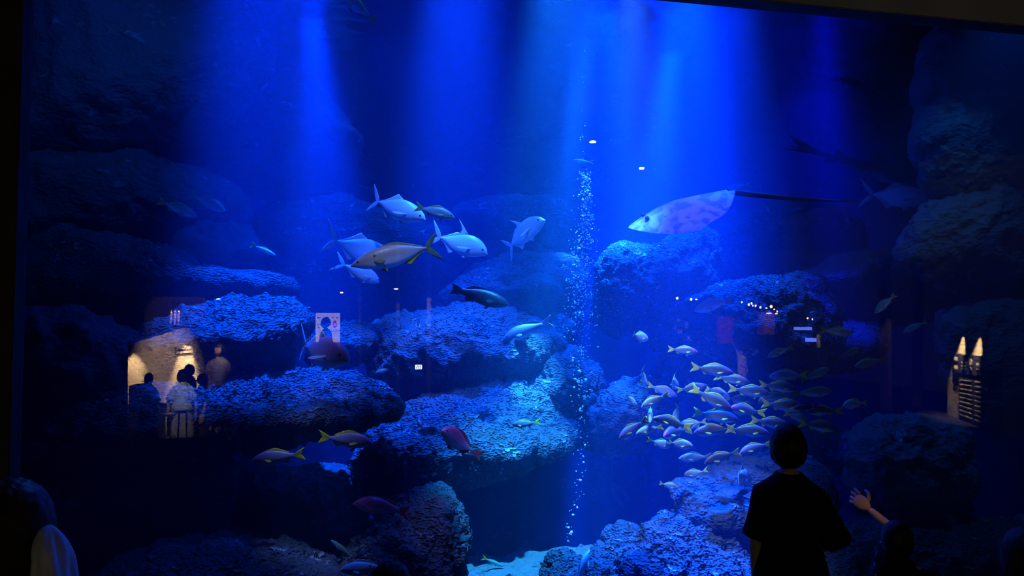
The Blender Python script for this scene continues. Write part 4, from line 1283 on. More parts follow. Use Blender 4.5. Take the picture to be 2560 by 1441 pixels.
def person(loc, H, heading, label, arms, hair=HAIR, shirt=CLOTH_BLACK, lower=CLOTH_NAVY, hair_len=0.15, hair_w=1.0, baggy=1.0, sit=None, curls=None, palms=None, group=None, lod=2, hood=None, sleeve=0.9, lean=0.0, sw=0.108, fit=1.0, cuff=1.0):
    """A standing (or seated) figure: local x to its right, y ahead, z up, in units of its height. arms = ((elbow, wrist) right, (elbow, wrist) left)."""
    root = thing('person', loc, label, 'person', group)
    root.rotation_euler = (lean, 0, heading)
    root.scale = (H, H, H)
    V = []
    E = []
    Rr = []

    def add(p, r_, to=None):
        V.append(p)
        Rr.append(r_)
        if to is not None:
            E.append((to, len(V) - 1))
        return len(V) - 1
    hip = 0.52 if sit is None else sit
    dz = hip - 0.52
    up = lambda z: z + dz
    pel = add((0, 0, up(0.53)), (0.088, 0.062))
    sp = add((0, 0.004, up(0.63)), (0.074, 0.054), pel)
    ch = add((0, 0.0, up(0.74)), (0.088, 0.060), sp)
    nb = add((0, -0.004, up(0.825)), (0.048, 0.040), ch)
    add((0, 0.004, up(0.885)), 0.039, nb)
    wrists = []
    for sg, (el, wr) in zip((1, -1), arms):
        sh = add((sg * sw, -0.004, up(0.800)), 0.030, ch)
        e_ = add((el[0], el[1], up(el[2])), 0.024, sh)
        mid = [(a + b_) / 2 for a, b_ in zip(el, wr)]
        f_ = add((mid[0], mid[1], up(mid[2])), 0.022, e_)
        w_ = add((wr[0], wr[1], up(wr[2])), 0.018, f_)
        wrists.append((np.array(el) + [0, 0, dz], np.array(wr) + [0, 0, dz]))
    for sg in (1, -1):
        if sit is None:
            hp = add((sg * 0.052, 0, 0.47), 0.058, pel)
            kn = add((sg * 0.054, 0.006, 0.27), 0.036, hp)
            cf = add((sg * 0.054, -0.004, 0.19), 0.035, kn)
            an = add((sg * 0.055, 0, 0.045), 0.020, cf)
            add((sg * 0.060, 0.085, 0.018), 0.018, an)
        else:
            hp = add((sg * 0.058, 0.05, sit - 0.01), 0.056, pel)
            kn = add((sg * 0.07, 0.23, sit - 0.005), 0.038, hp)
            an = add((sg * 0.07, 0.22, max(0.03, sit - 0.24)), 0.022, kn)
            add((sg * 0.075, 0.30, max(0.015, sit - 0.265)), 0.018, an)
    pcs = [skinned(V, E, Rr, lod)]
    hc = (0, 0.010, up(0.935))
    pcs.append(head_piece(hc, 1.0))
    for k, (el, wr) in enumerate(wrists):
        al = wr - el
        cu = (curls or {}).get(k, (0.35, 0.35, 0.38, 0.42, 0.2))
        pn, sd = (palms or {}).get(k, ((-1 if k == 0 else 1, 0, 0), (0, 1, 0)))
        pcs.append(hand_piece(wr, al, pn, sd, 1.0, cu))
    link('body', poly_mesh('body', *join(pcs)), SKIN, root)
    # face details
    e, et = ico(2)
    for sg in (1, -1):
        link('eye', mesh_np('eye', e * 0.0075 + np.array([sg * 0.0175, 0.0575, hc[2] + 0.003]), et), EYE_BLACK, root)
    link('mouth', mesh_np('mouth', e * np.array([0.013, 0.004, 0.0022]) + np.array([0, 0.068, hc[2] - 0.036]), et), MOUTH_DARK, root)
    # hair: a cap that falls to hair_len below the crown, open over the face
    d, t = ico(5)
    x, y, z = d[:, 0], d[:, 1], d[:, 2]
    Z = np.where(z > 0, z * 0.078, z * (hair_len - 0.07))
    flare = 1 + 0.16 * np.clip(-z, 0, 1) - 0.25 * np.clip(-z - 0.75, 0, 1) * 2
    X = x * 0.059 * hair_w * flare
    Yh = y * 0.071 * np.where(y > 0, 0.92, 1.0) - 0.004
    face = (y > 0.25) & (z < 0.42) & (np.abs(x) < 0.86)
    Yh = np.where(face, np.minimum(Yh, 0.020 + 0.012 * np.clip(z, 0, 1)), Yh)
    st = 0.0040 * noise(np.stack([x * 22, y * 22, z * 2.5], 1)) + 0.004 * noise(d * 6)
    co = np.stack([X, Yh, Z], 1) * (1 + st[:, None] * 8) + np.array(hc) + np.array([0, -0.002, 0.004])
    link('hair', mesh_np('hair', co, t), hair, root)
    # shirt
    b = baggy
    k_ = sw / 0.108
    rg = [((0, -0.004, up(0.862)), (0.040, 0, 0), (0, 0.040, 0)), ((0, -0.004, up(0.848)), (0.052, 0, 0), (0, 0.048, 0)),
          ((0, -0.004, up(0.832)), (0.085 * k_, 0, 0), (0, 0.058, 0)), ((0, -0.002, up(0.810)), (0.124 * k_, 0, 0), (0, 0.066, 0)), ((0, 0, up(0.775)), (0.134 * k_ * fit, 0, 0), (0, 0.074 * b, 0)),
          ((0, 0, up(0.72)), (0.120 * k_ * fit, 0, 0), (0, 0.082 * b, 0)), ((0, 0, up(0.64)), (0.112 * k_ * b * fit, 0, 0), (0, 0.080 * b, 0)), ((0, 0, up(0.56)), (0.118 * b, 0, 0), (0, 0.084 * b, 0)),
          ((0, 0, up(0.50)), (0.124 * b, 0, 0), (0, 0.088 * b, 0))]
    sc = [loft(rg, 36, 0.006, 0.03, 3)]
    for sg, (el, wr) in zip((1, -1), wrists):
        s0 = np.array([sg * 0.070 * k_, -0.002, up(0.795)])
        ax = el - s0
        ln = np.linalg.norm(ax)
        ax = ax / ln
        p1 = np.cross(ax, [0, 1, 0])
        p1 /= np.linalg.norm(p1) + 1e-9
        p2 = np.cross(ax, p1)
        rs = []
        for tt, r_ in ((0.0, 0.042), (0.15, 0.051), (0.4, 0.047 * cuff), (0.7, 0.045 * cuff), (1.0, 0.047 * cuff)):
            c = s0 + ax * ln * sleeve * tt
            rs.append((c, p1 * r_, p2 * r_ * 0.95))
        sc.append(loft(rs, 24, 0.005, 0.05, 5))
    link('shirt', poly_mesh('shirt', *join(sc)), shirt, root)
    # trousers or skirt
    if sit is None:
        rg = [((0, 0, 0.56), (0.100 * b, 0, 0), (0, 0.074 * b, 0)), ((0, 0, 0.48), (0.116 * b, 0, 0), (0, 0.088 * b, 0)), ((0, 0, 0.36), (0.124 * b, 0, 0), (0, 0.094 * b, 0)),
              ((0, 0, 0.22), (0.132 * b, 0, 0), (0, 0.100 * b, 0)), ((0, 0, 0.12), (0.138 * b, 0, 0), (0, 0.104 * b, 0))]
        link('skirt', poly_mesh('skirt', *loft(rg, 36, 0.005, 0.06, 2)), lower, root)
    else:
        sc = []
        for sg in (1, -1):
            sc.append(loft([((sg * 0.05, -0.02, sit), (0.066, 0, 0), (0, 0, 0.066)), ((sg * 0.06, 0.10, sit), (0.06, 0, 0), (0, 0, 0.06)), ((sg * 0.07, 0.215, sit - 0.005), (0.046, 0, 0), (0, 0, 0.048))], 18, 0.005))
            sc.append(loft([((sg * 0.07, 0.232, sit + 0.02), (0.045, 0, 0), (0, 0.045, 0)), ((sg * 0.07, 0.225, max(0.06, sit - 0.22)), (0.036, 0, 0), (0, 0.036, 0))], 18, 0.005))
        link('trousers', poly_mesh('trousers', *join(sc)), lower, root)
    # shoes
    for sg in (1, -1):
        fx, fy, fz = (sg * 0.058, 0.035, 0.018) if sit is None else (sg * 0.074, 0.25, max(0.016, sit - 0.268))
        c = e.copy()
        c[:, 2] = np.maximum(c[:, 2], -0.6)
        link('shoe', mesh_np('shoe', c * np.array([0.030, 0.078, 0.030]) + np.array([fx, fy, fz]), et), CLOTH_NAVY, root)
    if hood:
        link(*hood, root)
    return root


DOWN = (((0.150, 0.0, 0.625), (0.155, 0.03, 0.485)), ((-0.150, 0.0, 0.625), (-0.155, 0.03, 0.485)))


def stand(px, py_top, y):
    """Where a figure stands whose crown is seen at px, py_top: floor point and height."""
    p = P(px, py_top, y)
    return Vector((p.x, p.y, 0.0)), p.z


FACE = -YAW * 0.0
# the adult before the school
loc, H = stand(1970, 1071, 3.2)
adult = person(loc, H, R(-20), 'adult seen from behind in a loose black T-shirt watching the school',
               (((0.148, 0.02, 0.640), (0.08, 0.15, 0.58)), ((-0.100, 0.0, 0.650), (-0.098, 0.02, 0.500))),
               hair_len=0.138, hair_w=0.93, baggy=0.95, sleeve=0.98, sw=0.094, fit=1.0, cuff=1.0)
# the pointing child
loc, H = stand(2243, 1312, 3.15)


def local(o_loc, o_h, heading, px, py, y):
    """A point seen at px, py, depth y in the height units of a figure."""
    d = P(px, py, y) - o_loc
    c, s_ = math.cos(-heading), math.sin(-heading)
    return ((d.x * c - d.y * s_) / o_h, (d.x * s_ + d.y * c) / o_h, d.z / o_h)


ch_h = R(-40)
el = local(loc, H, ch_h, 2230, 1322, 3.36)
wr = local(loc, H, ch_h, 2172, 1273, 3.48)
child = person(loc, H, ch_h, 'dark-haired child seen from behind, reaching one bare arm towards the pane',
               (((0.150, 0.0, 0.625), (0.155, 0.03, 0.485)), (el, wr)), hair_len=0.165, hair_w=1.15, baggy=0.9, sleeve=0.45, sw=0.082,
               curls={1: (0.55, 0.70, 0.80, 0.85, 0.45)}, palms={1: ((0.0, 0.9, -0.3), (0.0, 0.0, 1.0))})
# near figures at the edges of the frame
loc, H = stand(22, 1226, 2.13)
hd, ht = ico(5)
ha = np.arctan2(hd[:, 1], hd[:, 0])
fold = 1 + 0.10 * np.sin(ha * 4 + hd[:, 2] * 2.2) + 0.05 * np.sin(ha * 9 - hd[:, 2] * 3.0)
low_ = np.clip(-hd[:, 2], 0, 1)
cw = np.stack([hd[:, 0] * (0.026 + 0.006 * low_) * fold + 0.078 + 0.016 * low_ - 0.012 * np.clip(hd[:, 2], 0, 1), hd[:, 1] * 0.046 * fold - 0.052, hd[:, 2] * 0.075 + 0.876], 1)
person(loc, H, R(10), 'dark figure at the left edge with a pale draped hood on the shoulder', DOWN, hair=HAIR_BROWN, shirt=CLOTH_BROWN, baggy=1.25, hair_len=0.17, hair_w=1.08,
       hood=('hood', mesh_np('hood', cw, ht), CLOTH_PALE))
loc, H = stand(976, 1423, 2.3)
person(loc, H, R(0), 'crown of a dark head rising at the bottom edge below the rounded boulder', DOWN, hair_len=0.15, hair_w=0.95)
loc, H = stand(2570, 1335, 2.2)
person(loc, H, R(-25), 'dark brown figure cut by the right edge beside the child', DOWN, hair=HAIR_BROWN, shirt=CLOTH_BROWN, hair_len=0.16, hair_w=1.05, baggy=1.1)

# ------------------------------------------------------------------ the hall behind the camera, seen mirrored in the acrylic
BEIGE = plain('beige_wall_paint', (0.62, 0.54, 0.40), 0.85, 0.1, scale=3)
BROWN = plain('brown_wall_paint', (0.20, 0.16, 0.12), 0.85, 0.1, scale=3)
WOOD = plain('stool_wood', (0.55, 0.32, 0.18), 0.6, 0.3, scale=12)
METAL = plain('grey_steel', (0.45, 0.45, 0.48), 0.4, 0.5)
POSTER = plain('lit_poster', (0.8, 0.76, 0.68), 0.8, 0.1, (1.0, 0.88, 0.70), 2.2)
RED = plain('red_cloth', (0.55, 0.04, 0.06), 0.9, 0.1, scale=8)
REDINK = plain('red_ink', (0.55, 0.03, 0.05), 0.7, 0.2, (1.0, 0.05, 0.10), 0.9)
INK = plain('black_ink', (0.02, 0.02, 0.02), 0.8, 0.1)
NAVY = plain('navy_board', (0.035, 0.03, 0.06), 0.7, 0.2)
PALEINK = plain('pale_ink', (0.75, 0.72, 0.62), 0.8, 0.1)
LAMP = plain('lamp_glow', (1, 1, 1), 0.5, 0.1, (1.0, 0.95, 0.85), 60.0)
LANTERN = plain('lantern_glow', (1, 0.6, 0.3), 0.5, 0.1, (1.0, 0.42, 0.16), 26.0)
EXITG = plain('exit_sign_glow', (1, 1, 1), 0.5, 0.1, (0.85, 0.95, 1.0), 14.0)
BLUEG = plain('blue_display_glow', (0.2, 0.3, 1), 0.5, 0.1, (0.10, 0.16, 1.0), 10.0)
WARM = (1.0, 0.72, 0.36)
FL = -0.64                      # the hall steps down behind the camera on the left


def mquad(name, corners, depth, mat, parent=None):
    """A slab whose front (towards the acrylic) has the four mirrored corners (px, py, mirror depth), depth metres thick."""
    f = [M(*c) for c in corners]
    o_ = f[0] if parent is None else parent.location
    bk = [p + Vector((0, -depth, 0)) for p in f]
    co = [p - o_ for p in f + bk]
    fc = [[0, 1, 2, 3], [7, 6, 5, 4], [0, 4, 5, 1], [1, 5, 6, 2], [2, 6, 7, 3], [3, 7, 4, 0]]
    me = bpy.data.meshes.new(name)
    me.from_pydata([tuple(c) for c in co], [], fc)
    me.update()
    o = link(name, me, mat, parent)
    if parent is None:
        o.location = o_
    return o


def mrect(x0, y0, x1, y1, d0, d1=None):
    d1 = d0 if d1 is None else d1
    return [(x0, y0, d0), (x0, y1, d0), (x1, y1, d1), (x1, y0, d1)]


# shell of the hall
struct('ceiling', box_mesh('ceiling', -14.0, 16.0, -16.0, G - 0.2, 6.2, 6.4), HALL_DARK, 'dark ceiling of the viewing hall')
struct('wall_rear', box_mesh('wall_rear', -14.0, 16.0, -16.2, -16.0, -0.1, 6.4), HALL_DARK, 'dark rear wall of the viewing hall')
struct('wall_far', mquad('x', [(318, 862, 16.250), (318, 1012, 16.250), (520, 1004, 18.750), (520, 802, 18.750)], 0.12, BEIGE).data, BEIGE, 'beige lit wall section reflected at the left').location = M(318, 862, 16.250)
struct('wall_upper', mquad('x', mrect(360, 742, 515, 1010, 22.000), 0.2, BROWN).data, BROWN, 'brown wall above the beige one with three light scallops').location = M(360, 742, 22.000)
struct('shade_strip', mquad('x', [(318, 1012, 16.225), (318, 1130, 16.225), (520, 1090, 18.725), (520, 1004, 18.725)], 0.12, HALL_SHADE).data, HALL_SHADE, 'black strip added for the darkness under the beige wall').location = M(318, 1012, 16.225)  # slab added where only darkness lies below the wall
struct('shade_screen', mquad('x', [(-60, 880, 16.225), (-60, 1200, 16.225), (318, 1140, 16.225), (318, 880, 16.225)], 0.12, HALL_SHADE).data, HALL_SHADE, 'black screen added left of the beige wall to hide lit floor').location = M(-60, 880, 16.225)  # slab added to cover the floor lit by the wall spots
struct('wall_side', mquad('x', [(2368, 700, 13.2), (2368, 1320, 13.2), (2600, 1480, 9.4), (2600, 620, 9.4)], -0.15, BEIGE).data, BEIGE, 'beige wall reflected at the right behind the panel').location = M(2368, 700, 13.2)
for o in list(COL.objects):
    if o.name.startswith('x') and o.name.split('.')[0] == 'x':
        bpy.data.objects.remove(o)


def hall_spot(name, at, to, power, angle, color=WARM, blend=0.5, radius=0.02):
    return spot(name, M(*at), M(*to), power, color, angle, blend, radius)


for px in (428, 438, 447):
    hall_spot('wall_spot', (px, 752, 21.93), (px, 787, 22.00), 1100, 9, WARM, 0.4, 0.004)

hall_spot('wall_spot', (450, 640, 19.2), (450, 790, 22.0), 190, 36)  # added weak fill on the brown wall

# sign on the beige wall
def text_mesh(body, size, depth=0.004):
    cu = bpy.data.curves.new('text', 'FONT')
    cu.body, cu.size, cu.extrude = body, size, depth
    cu.align_x, cu.align_y = 'CENTER', 'CENTER'
    o = bpy.data.objects.new('text', cu)
    COL.objects.link(o)
    dg = bpy.context.evaluated_depsgraph_get()
    me = bpy.data.meshes.new_from_object(o.evaluated_get(dg))
    bpy.data.objects.remove(o)
    return me


def on_board(board, me, name, px, py, d, mat, right):
    """Lettering on a board: right is the reading direction, text faces the acrylic."""
    o = link(name, me, mat, board)
    r_ = Vector(right).normalized()
    u_ = Vector((0, 0, 1))
    n_ = r_.cross(u_)
    p = M(px, py, d) - board.location
    o.matrix_local = Matrix(((r_.x, u_.x, n_.x, p.x), (r_.y, u_.y, n_.y, p.y), (r_.z, u_.z, n_.z, p.z), (0, 0, 0, 1)))
    return o


wdir = (M(520, 850, 18.750) - M(318, 850, 16.250)).normalized()
dd = lambda px: 16.250
# depth along the wall is linear in world, so find it for a pixel
def wall_depth(px):
    a, b_ = M(318, 850, 16.250), M(520, 850, 18.750)
    best = min(np.linspace(0, 1, 400), key=lambda t: abs(project_mirror(a + (b_ - a) * t) - px))
    return 2 * G - (a + (b_ - a) * best).y


def project_mirror(p):
    v = Vector((p.x, 2 * G - p.y, p.z)) - EYE
    return 1280 + F * v.dot(RT) / v.dot(FW)


WN = Vector((-wdir.y, wdir.x, 0)).normalized()
if WN.x < 0:
    WN = -WN


def wall_light(px, py, off, tx, ty, power, angle):
    spot('wall_spot', M(px, py, wall_depth(px)) + WN * off, M(tx, ty, wall_depth(tx)) + WN * 0.02, power, WARM, R(angle) / R(1), 0.7, 0.02)


wall_light(466, 812, 0.36, 462, 985, 2600, 50)
wall_light(334, 838, 0.40, 336, 975, 800, 56)
wall_light(420, 700, 2.60, 420, 930, 1500, 46)  # added general fill over the beige wall
d0, d1 = wall_depth(440) - 0.05, wall_depth(482) - 0.05
sign = mquad('wall_sign', [(440, 868, d0), (440, 885, d0), (482, 882, d1), (482, 864, d1)], 0.03, BEIGE)
tag(sign, 'small framed board on the reflected beige wall reading Aqua Academy', 'sign')
on_board(sign, text_mesh('Aqua Academy', 0.085), 'lettering', 461, 875, (d0 + d1) / 2 - 0.012, INK, -wdir)

# lit poster
poster = mquad('poster', mrect(789, 783, 850, 856, 17.0), 0.04, POSTER)
tag(poster, 'bright white poster with a red oval emblem, mirrored above the big-headed fish', 'poster')
c2 = M(837, 811, 16.97) - poster.location
el_, et_ = ico(3)
s_ = 17.0 / F
link('emblem', mesh_np('emblem', el_ * np.array([4.8 * s_, 0.008, 9.5 * s_]) + np.array(c2), et_), REDINK, poster)
on_board(poster, text_mesh('a', 0.16), 'lettering', 837, 811, 16.955, POSTER, (1, 0, 0))
on_board(poster, text_mesh('DOKI', 0.085), 'lettering', 838, 828, 16.96, INK, (1, 0, 0))
for k, (px, py, w_) in enumerate(((797, 795, 9), (818, 794, 8), (832, 794, 4), (843, 795, 4), (797, 812, 6), (797, 820, 5))):
    mquad('text_line', mrect(px - w_ / 2, py - 1.1, px + w_ / 2, py + 1.1, 16.97), 0.01, INK, poster)

# exit sign
ex = mquad('exit_sign', mrect(1038, 913, 1055, 924, 15.0), 0.06, EXITG)
tag(ex, 'small glowing white exit sign mirrored over the broad crusted rock', 'sign')
for a_ in ((1042.5, 914.5, 1044.5, 917), (1041, 918, 1043, 922.5), (1046.5, 914.5, 1048, 922.5), (1050.5, 914, 1051.8, 923)):
    mquad('pictogram', mrect(*a_, 14.98), 0.01, INK, ex)

# information panel on the right-hand wall
a, b_ = M(2368, 850, 13.2), M(2600, 850, 9.4)


def side_depth(px):
    best = min(np.linspace(0, 1, 400), key=lambda t: abs(project_mirror(a + (b_ - a) * t) - px))
    return 2 * G - (a + (b_ - a) * best).y


for px in (2392, 2432):
    hall_spot('panel_spot', (px, 806, side_depth(px) - 0.40), (px, 960, side_depth(px) - 0.04), 1600, 44, (1.0, 0.78, 0.42), 1.0)
dl, dr, dh = side_depth(2396) - 0.06, side_depth(2500) - 0.06, side_depth(2383) - 0.09
panel = mquad('information_panel', [(2396, 886, dl), (2396, 1042, dl), (2500, 1096, dr), (2500, 896, dr)], -0.05, NAVY)
tag(panel, 'dark information panel with rows of pale text on the mirrored right wall', 'sign')
head = mquad('header_board', [(2383, 886, dh), (2383, 930, dh + 0.0), (2500, 952, dr - 0.03), (2500, 893, dr - 0.03)], -0.03, NAVY, panel)
dm = lambda px, e_: side_depth(px) - e_
sl = lambda px: (px - 2396) / 104.0
for r_ in range(9):
    for (x0, x1) in ((2400, 2430), (2437, 2455)):
        y0, y1 = 948 + r_ * 10.6 + sl(x0) * (12 + r_ * 3.4), 948 + r_ * 10.6 + sl(x1) * (12 + r_ * 3.4)
        mquad('text_line', [(x0, y0, dm(x0, 0.075)), (x0, y0 + 3.4, dm(x0, 0.075)), (x1, y1 + 3.6, dm(x1, 0.075)), (x1, y1, dm(x1, 0.075))], 0.01, PALEINK, panel)
wd2 = (b_ - a).normalized()
on_board(panel, text_mesh('9', 0.34), 'pictogram', 2427, 913, dm(2427, 0.12), PALEINK, -wd2)
for (x0, y0, x1, y1) in ((2404, 904, 2417, 909), (2404, 913, 2416, 917), (2404, 921, 2416, 923), (2386, 892, 2394, 901), (2386, 912, 2394, 923), (2441, 908, 2450, 914), (2441, 922, 2452, 925)):
    mquad('text_line', [(x0, y0, dm(x0, 0.125)), (x0, y1, dm(x0, 0.125)), (x1, y1 + 1, dm(x1, 0.125)), (x1, y0 + 1, dm(x1, 0.125))], 0.01, PALEINK, panel)

# pillars
def pillar(x0, x1, y0, y1, d, mat, label):
    o = mquad('pillar', mrect(x0, y0, x1, y1, d), 0.3, mat)
    return tag(o, label, kind='structure')


PIL = plain('warm_pillar_paint', (0.30, 0.22, 0.18), 0.8, 0.1, scale=4)
pillar(2221, 2229, 640, 1075, 14.0, PIL, 'slim brown pillar mirrored right of the deep blue rock')
pillar(2303, 2308, 640, 1060, 14.5, PIL, 'thin pillar mirrored beside the right boulders')
pillar(1067, 1078, 560, 1010, 17.5, BEIGE, 'pale pillar mirrored behind the black fish')
pillar(991, 999, 560, 1010, 17.5, BEIGE, 'pale pillar mirrored over the broad crusted rock')
pillar(896, 903, 560, 1010, 17.5, BEIGE, 'thin pillar mirrored right of the poster')
hall_spot('pillar_spot', (2225, 700, 13.4), (2225, 900, 14.0), 60, 40)
hall_spot('pillar_spot', (1072, 700, 16.9), (1072, 800, 17.5), 60, 50, (0.75, 0.70, 1.0))
hall_spot('pillar_spot', (995, 700, 16.9), (995, 830, 17.5), 40, 50, (0.4, 0.5, 1.0))

# hanging lanterns and lamps, each a thing of its own
def lamp(name, px, py, d, w, h, mat, label, cat, group=None, cap=True):
    p = M(px, py, d)
    root = thing(name, p, label, cat, group)
    s_ = d / F
    e_, t_ = ico(2)
    link('globe', mesh_np('globe', e_ * np.array([w / 2 * s_, w / 2 * s_, h / 2 * s_]), t_), mat, root)
    if cap:
        link('fitting', box_mesh('fitting', -w * 0.25 * s_, w * 0.25 * s_, -w * 0.25 * s_, w * 0.25 * s_, h * 0.42 * s_, h * 0.8 * s_), METAL, root)
    return root


LG = 'lanterns mirrored over the fish school'
for k, (px, py, w_, h_, mt, lb) in enumerate((
        (1855, 756, 4, 5, LAMP, 'white lamp leftmost of the mirrored lantern string'), (1872, 762, 6, 8, LANTERN, 'orange lantern second from the left in the string'),
        (1879, 759, 4, 7, LAMP, 'tall white lamp between the left orange lanterns'), (1882, 765, 4, 5, LANTERN, 'small orange lantern below the tall white lamp'),
        (1889, 765, 5, 8, LANTERN, 'orange lantern right of the small low one'), (1901, 769, 6, 7, LANTERN, 'orange lantern alone in the middle of the string'),
        (1928, 767, 8, 9, LANTERN, 'largest orange lantern above the glowing stall roof'), (1916, 771, 6, 4, LANTERN, 'flat lantern left of the largest one'),
        (1936, 774, 5, 4, LANTERN, 'flat lantern right of the largest one'), (1943, 779, 4, 6, LANTERN, 'lantern rightmost in the main string'),
        (1922, 784, 14, 2.5, LANTERN, 'thin glowing strip under the stall roof'), (1941, 785, 7, 4, LANTERN, 'small glowing box at the end of the stall'),
        (2019, 796, 5, 6, LANTERN, 'left lantern of the separate pair further right'), (2031, 799, 4, 6, LANTERN, 'right lantern of the separate pair further right'))):
    lamp('lantern', px, py, 19.0, w_, h_, mt, lb, 'lantern', LG)
for px, py, w_, h_, lb in ((1693, 746, 6, 7, 'round white ceiling lamp mirrored left of the olive snapper'), (1728, 749, 6, 7, 'second round white ceiling lamp mirrored by the olive snapper'),
                           (1741, 749, 7, 3, 'faint small lamp right of the two round ones'), (854, 732, 7, 3, 'small white lamp mirrored above the poster'),
                           (990, 723, 12, 2, 'faint bar lamp mirrored below the silver jacks'), (2105, 240, 8, 9, 'soft white lamp mirrored below the black fish silhouette'),
                           (1482, 355, 18, 5, 'bright slanted lamp mirrored atop the bubble column'), (546, 748, 10, 2, 'faint bar lamp mirrored over the lit rock top'),
                           (1500, 5, 5, 6, 'tiny lamp glint at the top edge over the shaft'), (1627, 104, 5, 4, 'tiny lamp glint in the right shaft'), (1469, 122, 5, 4, 'tiny lamp glint above the bubble column'),
                           (1705, 100, 5, 5, 'faint lamp glint at the head of the right shaft')):
    lamp('ceiling_lamp', px, py, 12.0, w_, h_, LAMP, lb, 'lamp', None, False)
bx = mquad('light_sign', mrect(1600, 418, 1611, 423, 12.0), 0.05, EXITG)
tag(bx, 'tiny glowing sign mirrored in the right light shaft', 'sign')

# banner, stall, blue displays, notices
bn = mquad('banner', [(1794, 793, 19.5), (1793, 862, 19.5), (1831, 858, 19.5), (1837, 793, 19.5)], 0.02, RED)
tag(bn, 'red cloth banner mirrored over the branching rock', 'banner')
hall_spot('banner_spot', (1815, 740, 17.5), (1815, 825, 19.5), 160, 40, (1.0, 0.85, 0.75))
st = mquad('market_stall', mrect(1910, 780, 1937, 838, 19.4), 0.4, WOOD)
tag(st, 'dim wooden stall front mirrored under the lantern string', 'stall')
hall_spot('stall_spot', (1922, 745, 18.4), (1922, 805, 19.4), 40, 50, (1.0, 0.45, 0.25))
ds = mquad('display_case', mrect(1994, 818, 2030, 826, 19.0), 0.2, BLUEG)
tag(ds, 'glowing blue display strip mirrored under the lantern pair', 'display')
ds = mquad('display_case', mrect(2023, 846, 2043, 855, 19.0), 0.2, BLUEG)
tag(ds, 'smaller blue display mirrored beside the cream doorway strip', 'display')
dp = mquad('door_panel', mrect(2044, 836, 2051, 870, 18.8), 0.05, CLOTH_CREAM)
tag(dp, 'narrow cream lit panel mirrored right of the blue displays', 'panel')
hall_spot('stall_spot', (2047, 790, 17.8), (2047, 855, 18.8), 90, 30)
for (x0, y0, x1, y1, lb) in ((1687, 812, 1693, 826, 'small pale notice mirrored left on the crusted rock'), (1695, 824, 1706, 837, 'square pale notice mirrored on the crusted rock'),
                             (1713, 803, 1721, 822, 'tall pale notice mirrored right of the dome sign'), (1716, 840, 1725, 853, 'dim notice mirrored lowest of the four')):
    tag(mquad('notice', mrect(x0, y0, x1, y1, 16.0), 0.02, PALEINK), lb, 'notice', 'pale notices mirrored on the crusted rock')
rt = thing('dome_sign', M(1697, 800, 16.0), 'dark sign with a pale domed top mirrored above the notices', 'sign')
s_ = 16.0 / F
dc, dt = ico(3)
dc2 = dc.copy()
dc2[:, 2] = np.maximum(dc2[:, 2], 0)
link('dome', mesh_np('dome', dc2 * np.array([7.5 * s_, 0.02, 9 * s_]) + np.array([0, 0, -5 * s_]), dt), PALEINK, rt)
link('board', box_mesh('board', -7.5 * s_, 7.5 * s_, -0.02, 0.02, -26 * s_, -5.2 * s_), NAVY, rt)
hall_spot('notice_spot', (1700, 750, 14.6), (1703, 820, 16.0), 60, 40, (1.0, 0.9, 0.8))

# stools and a counter under the beige wall
def stool(px, py, d, label):
    p = M(px, py, d)
    root = thing('stool', Vector((p.x, p.y, FL)), label, 'stool', 'stools mirrored on the long slab')
    h = p.z - FL
    a = np.linspace(0, 2 * PI, 24, endpoint=False)
    ring = np.stack([np.cos(a), np.sin(a), np.zeros(24)], 1)
    link('seat', poly_mesh('seat', *loft([((0, 0, h - 0.035), (0.11, 0, 0), (0, 0.11, 0)), ((0, 0, h - 0.03), (0.125, 0, 0), (0, 0.125, 0)), ((0, 0, h), (0.125, 0, 0), (0, 0.125, 0)), ((0, 0, h + 0.006), (0.02, 0, 0), (0, 0.02, 0))], 24, 0.012)), WOOD, root)
    for q in range(4):
        c, s__ = math.cos(q * PI / 2 + 0.6), math.sin(q * PI / 2 + 0.6)
        link('leg', poly_mesh('leg', *loft([((c * 0.09, s__ * 0.09, h - 0.02), (0.012, 0, 0), (0, 0.012, 0)), ((c * 0.13, s__ * 0.13, 0.0), (0.011, 0, 0), (0, 0.011, 0))], 8, 0.004)), METAL, root)
    return h


stool(426, 1032, 15.2, 'wooden stool standing empty, mirrored left of the green shirt')
stool(457, 1028, 14.6, 'stool standing before the person in the green shirt')
ct = mquad('counter', [(322, 966, 13.750), (322, 1030, 13.750), (362, 1030, 14.000), (362, 960, 14.000)], 0.4, BROWN)
tag(ct, 'low counter mirrored at the left end of the beige wall', 'counter')
hall_spot('people_fill', (440, 700, 13.2), (457, 980, 15.0), 900, 18, (1.0, 0.85, 0.6))  # added fill from the front to bring out the green shirt


def hall_person(px, py_top, d, H, heading, label, base=0.0, **kw):
    p = M(px, py_top, d)
    z0 = p.z - H if base is None else base
    H = H if H is not None else p.z - base
    return person(Vector((p.x, p.y, z0)), H, heading, label, kw.pop('arms', DOWN), lod=1, **kw)


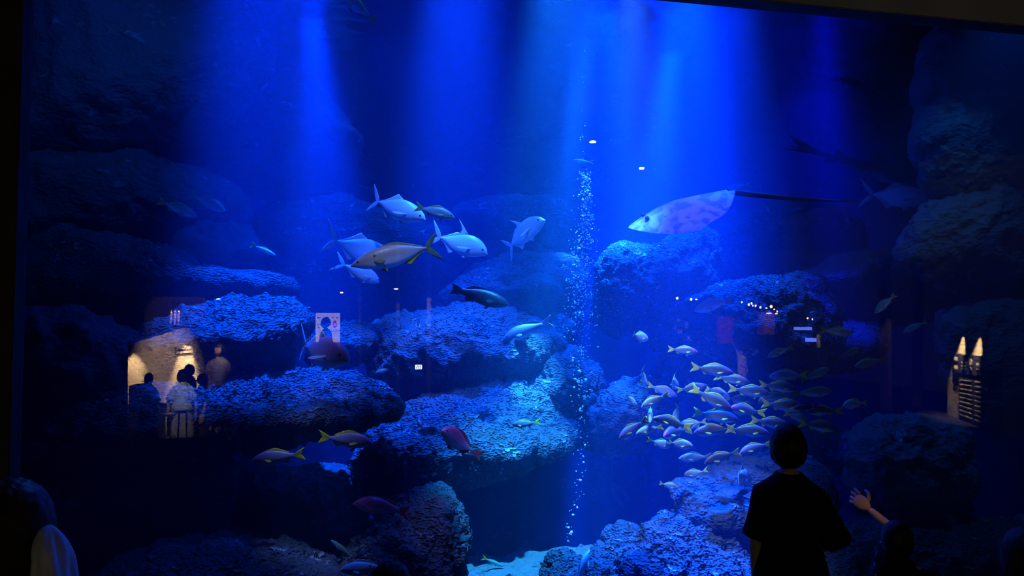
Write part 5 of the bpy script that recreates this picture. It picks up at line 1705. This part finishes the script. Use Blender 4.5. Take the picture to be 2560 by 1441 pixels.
FWD = (((0.15, 0.05, 0.64), (0.10, 0.17, 0.62)), ((-0.15, 0.05, 0.64), (-0.10, 0.17, 0.62)))
hall_person(457, 927, 15.3, None, R(170), 'person with bobbed hair in a pale green shirt mirrored at the beige wall', FL, shirt=CLOTH_GREEN, lower=CLOTH_GREY, hair_len=0.17, hair_w=1.1, sw=0.09)
hall_person(372, 936, 15.6, None, R(10), 'dark figure mirrored before the left end of the beige wall', FL, arms=FWD, sw=0.09, hair_w=0.85)
hall_person(474, 914, 16.2, None, R(110), 'taller dark figure behind the green shirt in the mirror image', FL, arms=FWD, sw=0.08, hair_w=0.85)
hall_person(506, 938, 15.8, None, R(60), 'dark-haired figure at the right end of the beige wall', FL, sw=0.09)
hall_person(548, 862, 17.5, None, R(20), 'standing figure in a grey top mirrored in the dark right of the beige wall', FL, shirt=CLOTH_GREY)
hall_person(815, 797, 15.6, 1.68, R(60), 'black silhouette in front of the bright poster', None, hair_len=0.12, sw=0.08, hair_w=0.9)
hall_person(2428, 1138, 5.6, 1.55, R(0), 'dark round-headed silhouette mirrored low on the right wall', None, hair_w=1.1)
hall_person(1853, 880, 20.0, 1.12, R(0), 'child in a cream dress raising an arm, mirrored above the school', 0.0, shirt=CLOTH_CREAM, lower=CLOTH_CREAM,
            arms=(((0.15, 0.0, 0.625), (0.155, 0.03, 0.485)), ((-0.13, 0.03, 0.95), (-0.25, 0.06, 1.10))))
hall_spot('dress_spot', (1853, 760, 17.0), (1853, 915, 20.0), 380, 20, (1.0, 0.82, 0.62))
struct('floor_4', box_mesh('floor_4', -0.2, 16.0, -16.0, -4.5, -0.2, 0.0), HALL_FLOOR, 'dark carpet at the rear of the hall')
struct('floor_5', box_mesh('floor_5', -14.0, -0.2, -16.0, -4.5, FL - 0.2, FL), HALL_FLOOR, 'lower dark floor behind the stools')
struct('floor_3', box_mesh('floor_3', M(770, 900, 15.6).x, M(880, 900, 15.6).x, M(800, 900, 16.4).y, M(800, 900, 14.8).y, FL, 0.46), HALL_FLOOR, 'low stage behind the viewing hall')
# warm downlight over the pointing child
spot('hall_light', (P(2150, 1270, 3.3) + Vector((-0.2, -0.9, 2.6))), P(2150, 1275, 3.4), 44, (1.0, 0.6, 0.35), 9, 0.9, 0.03)
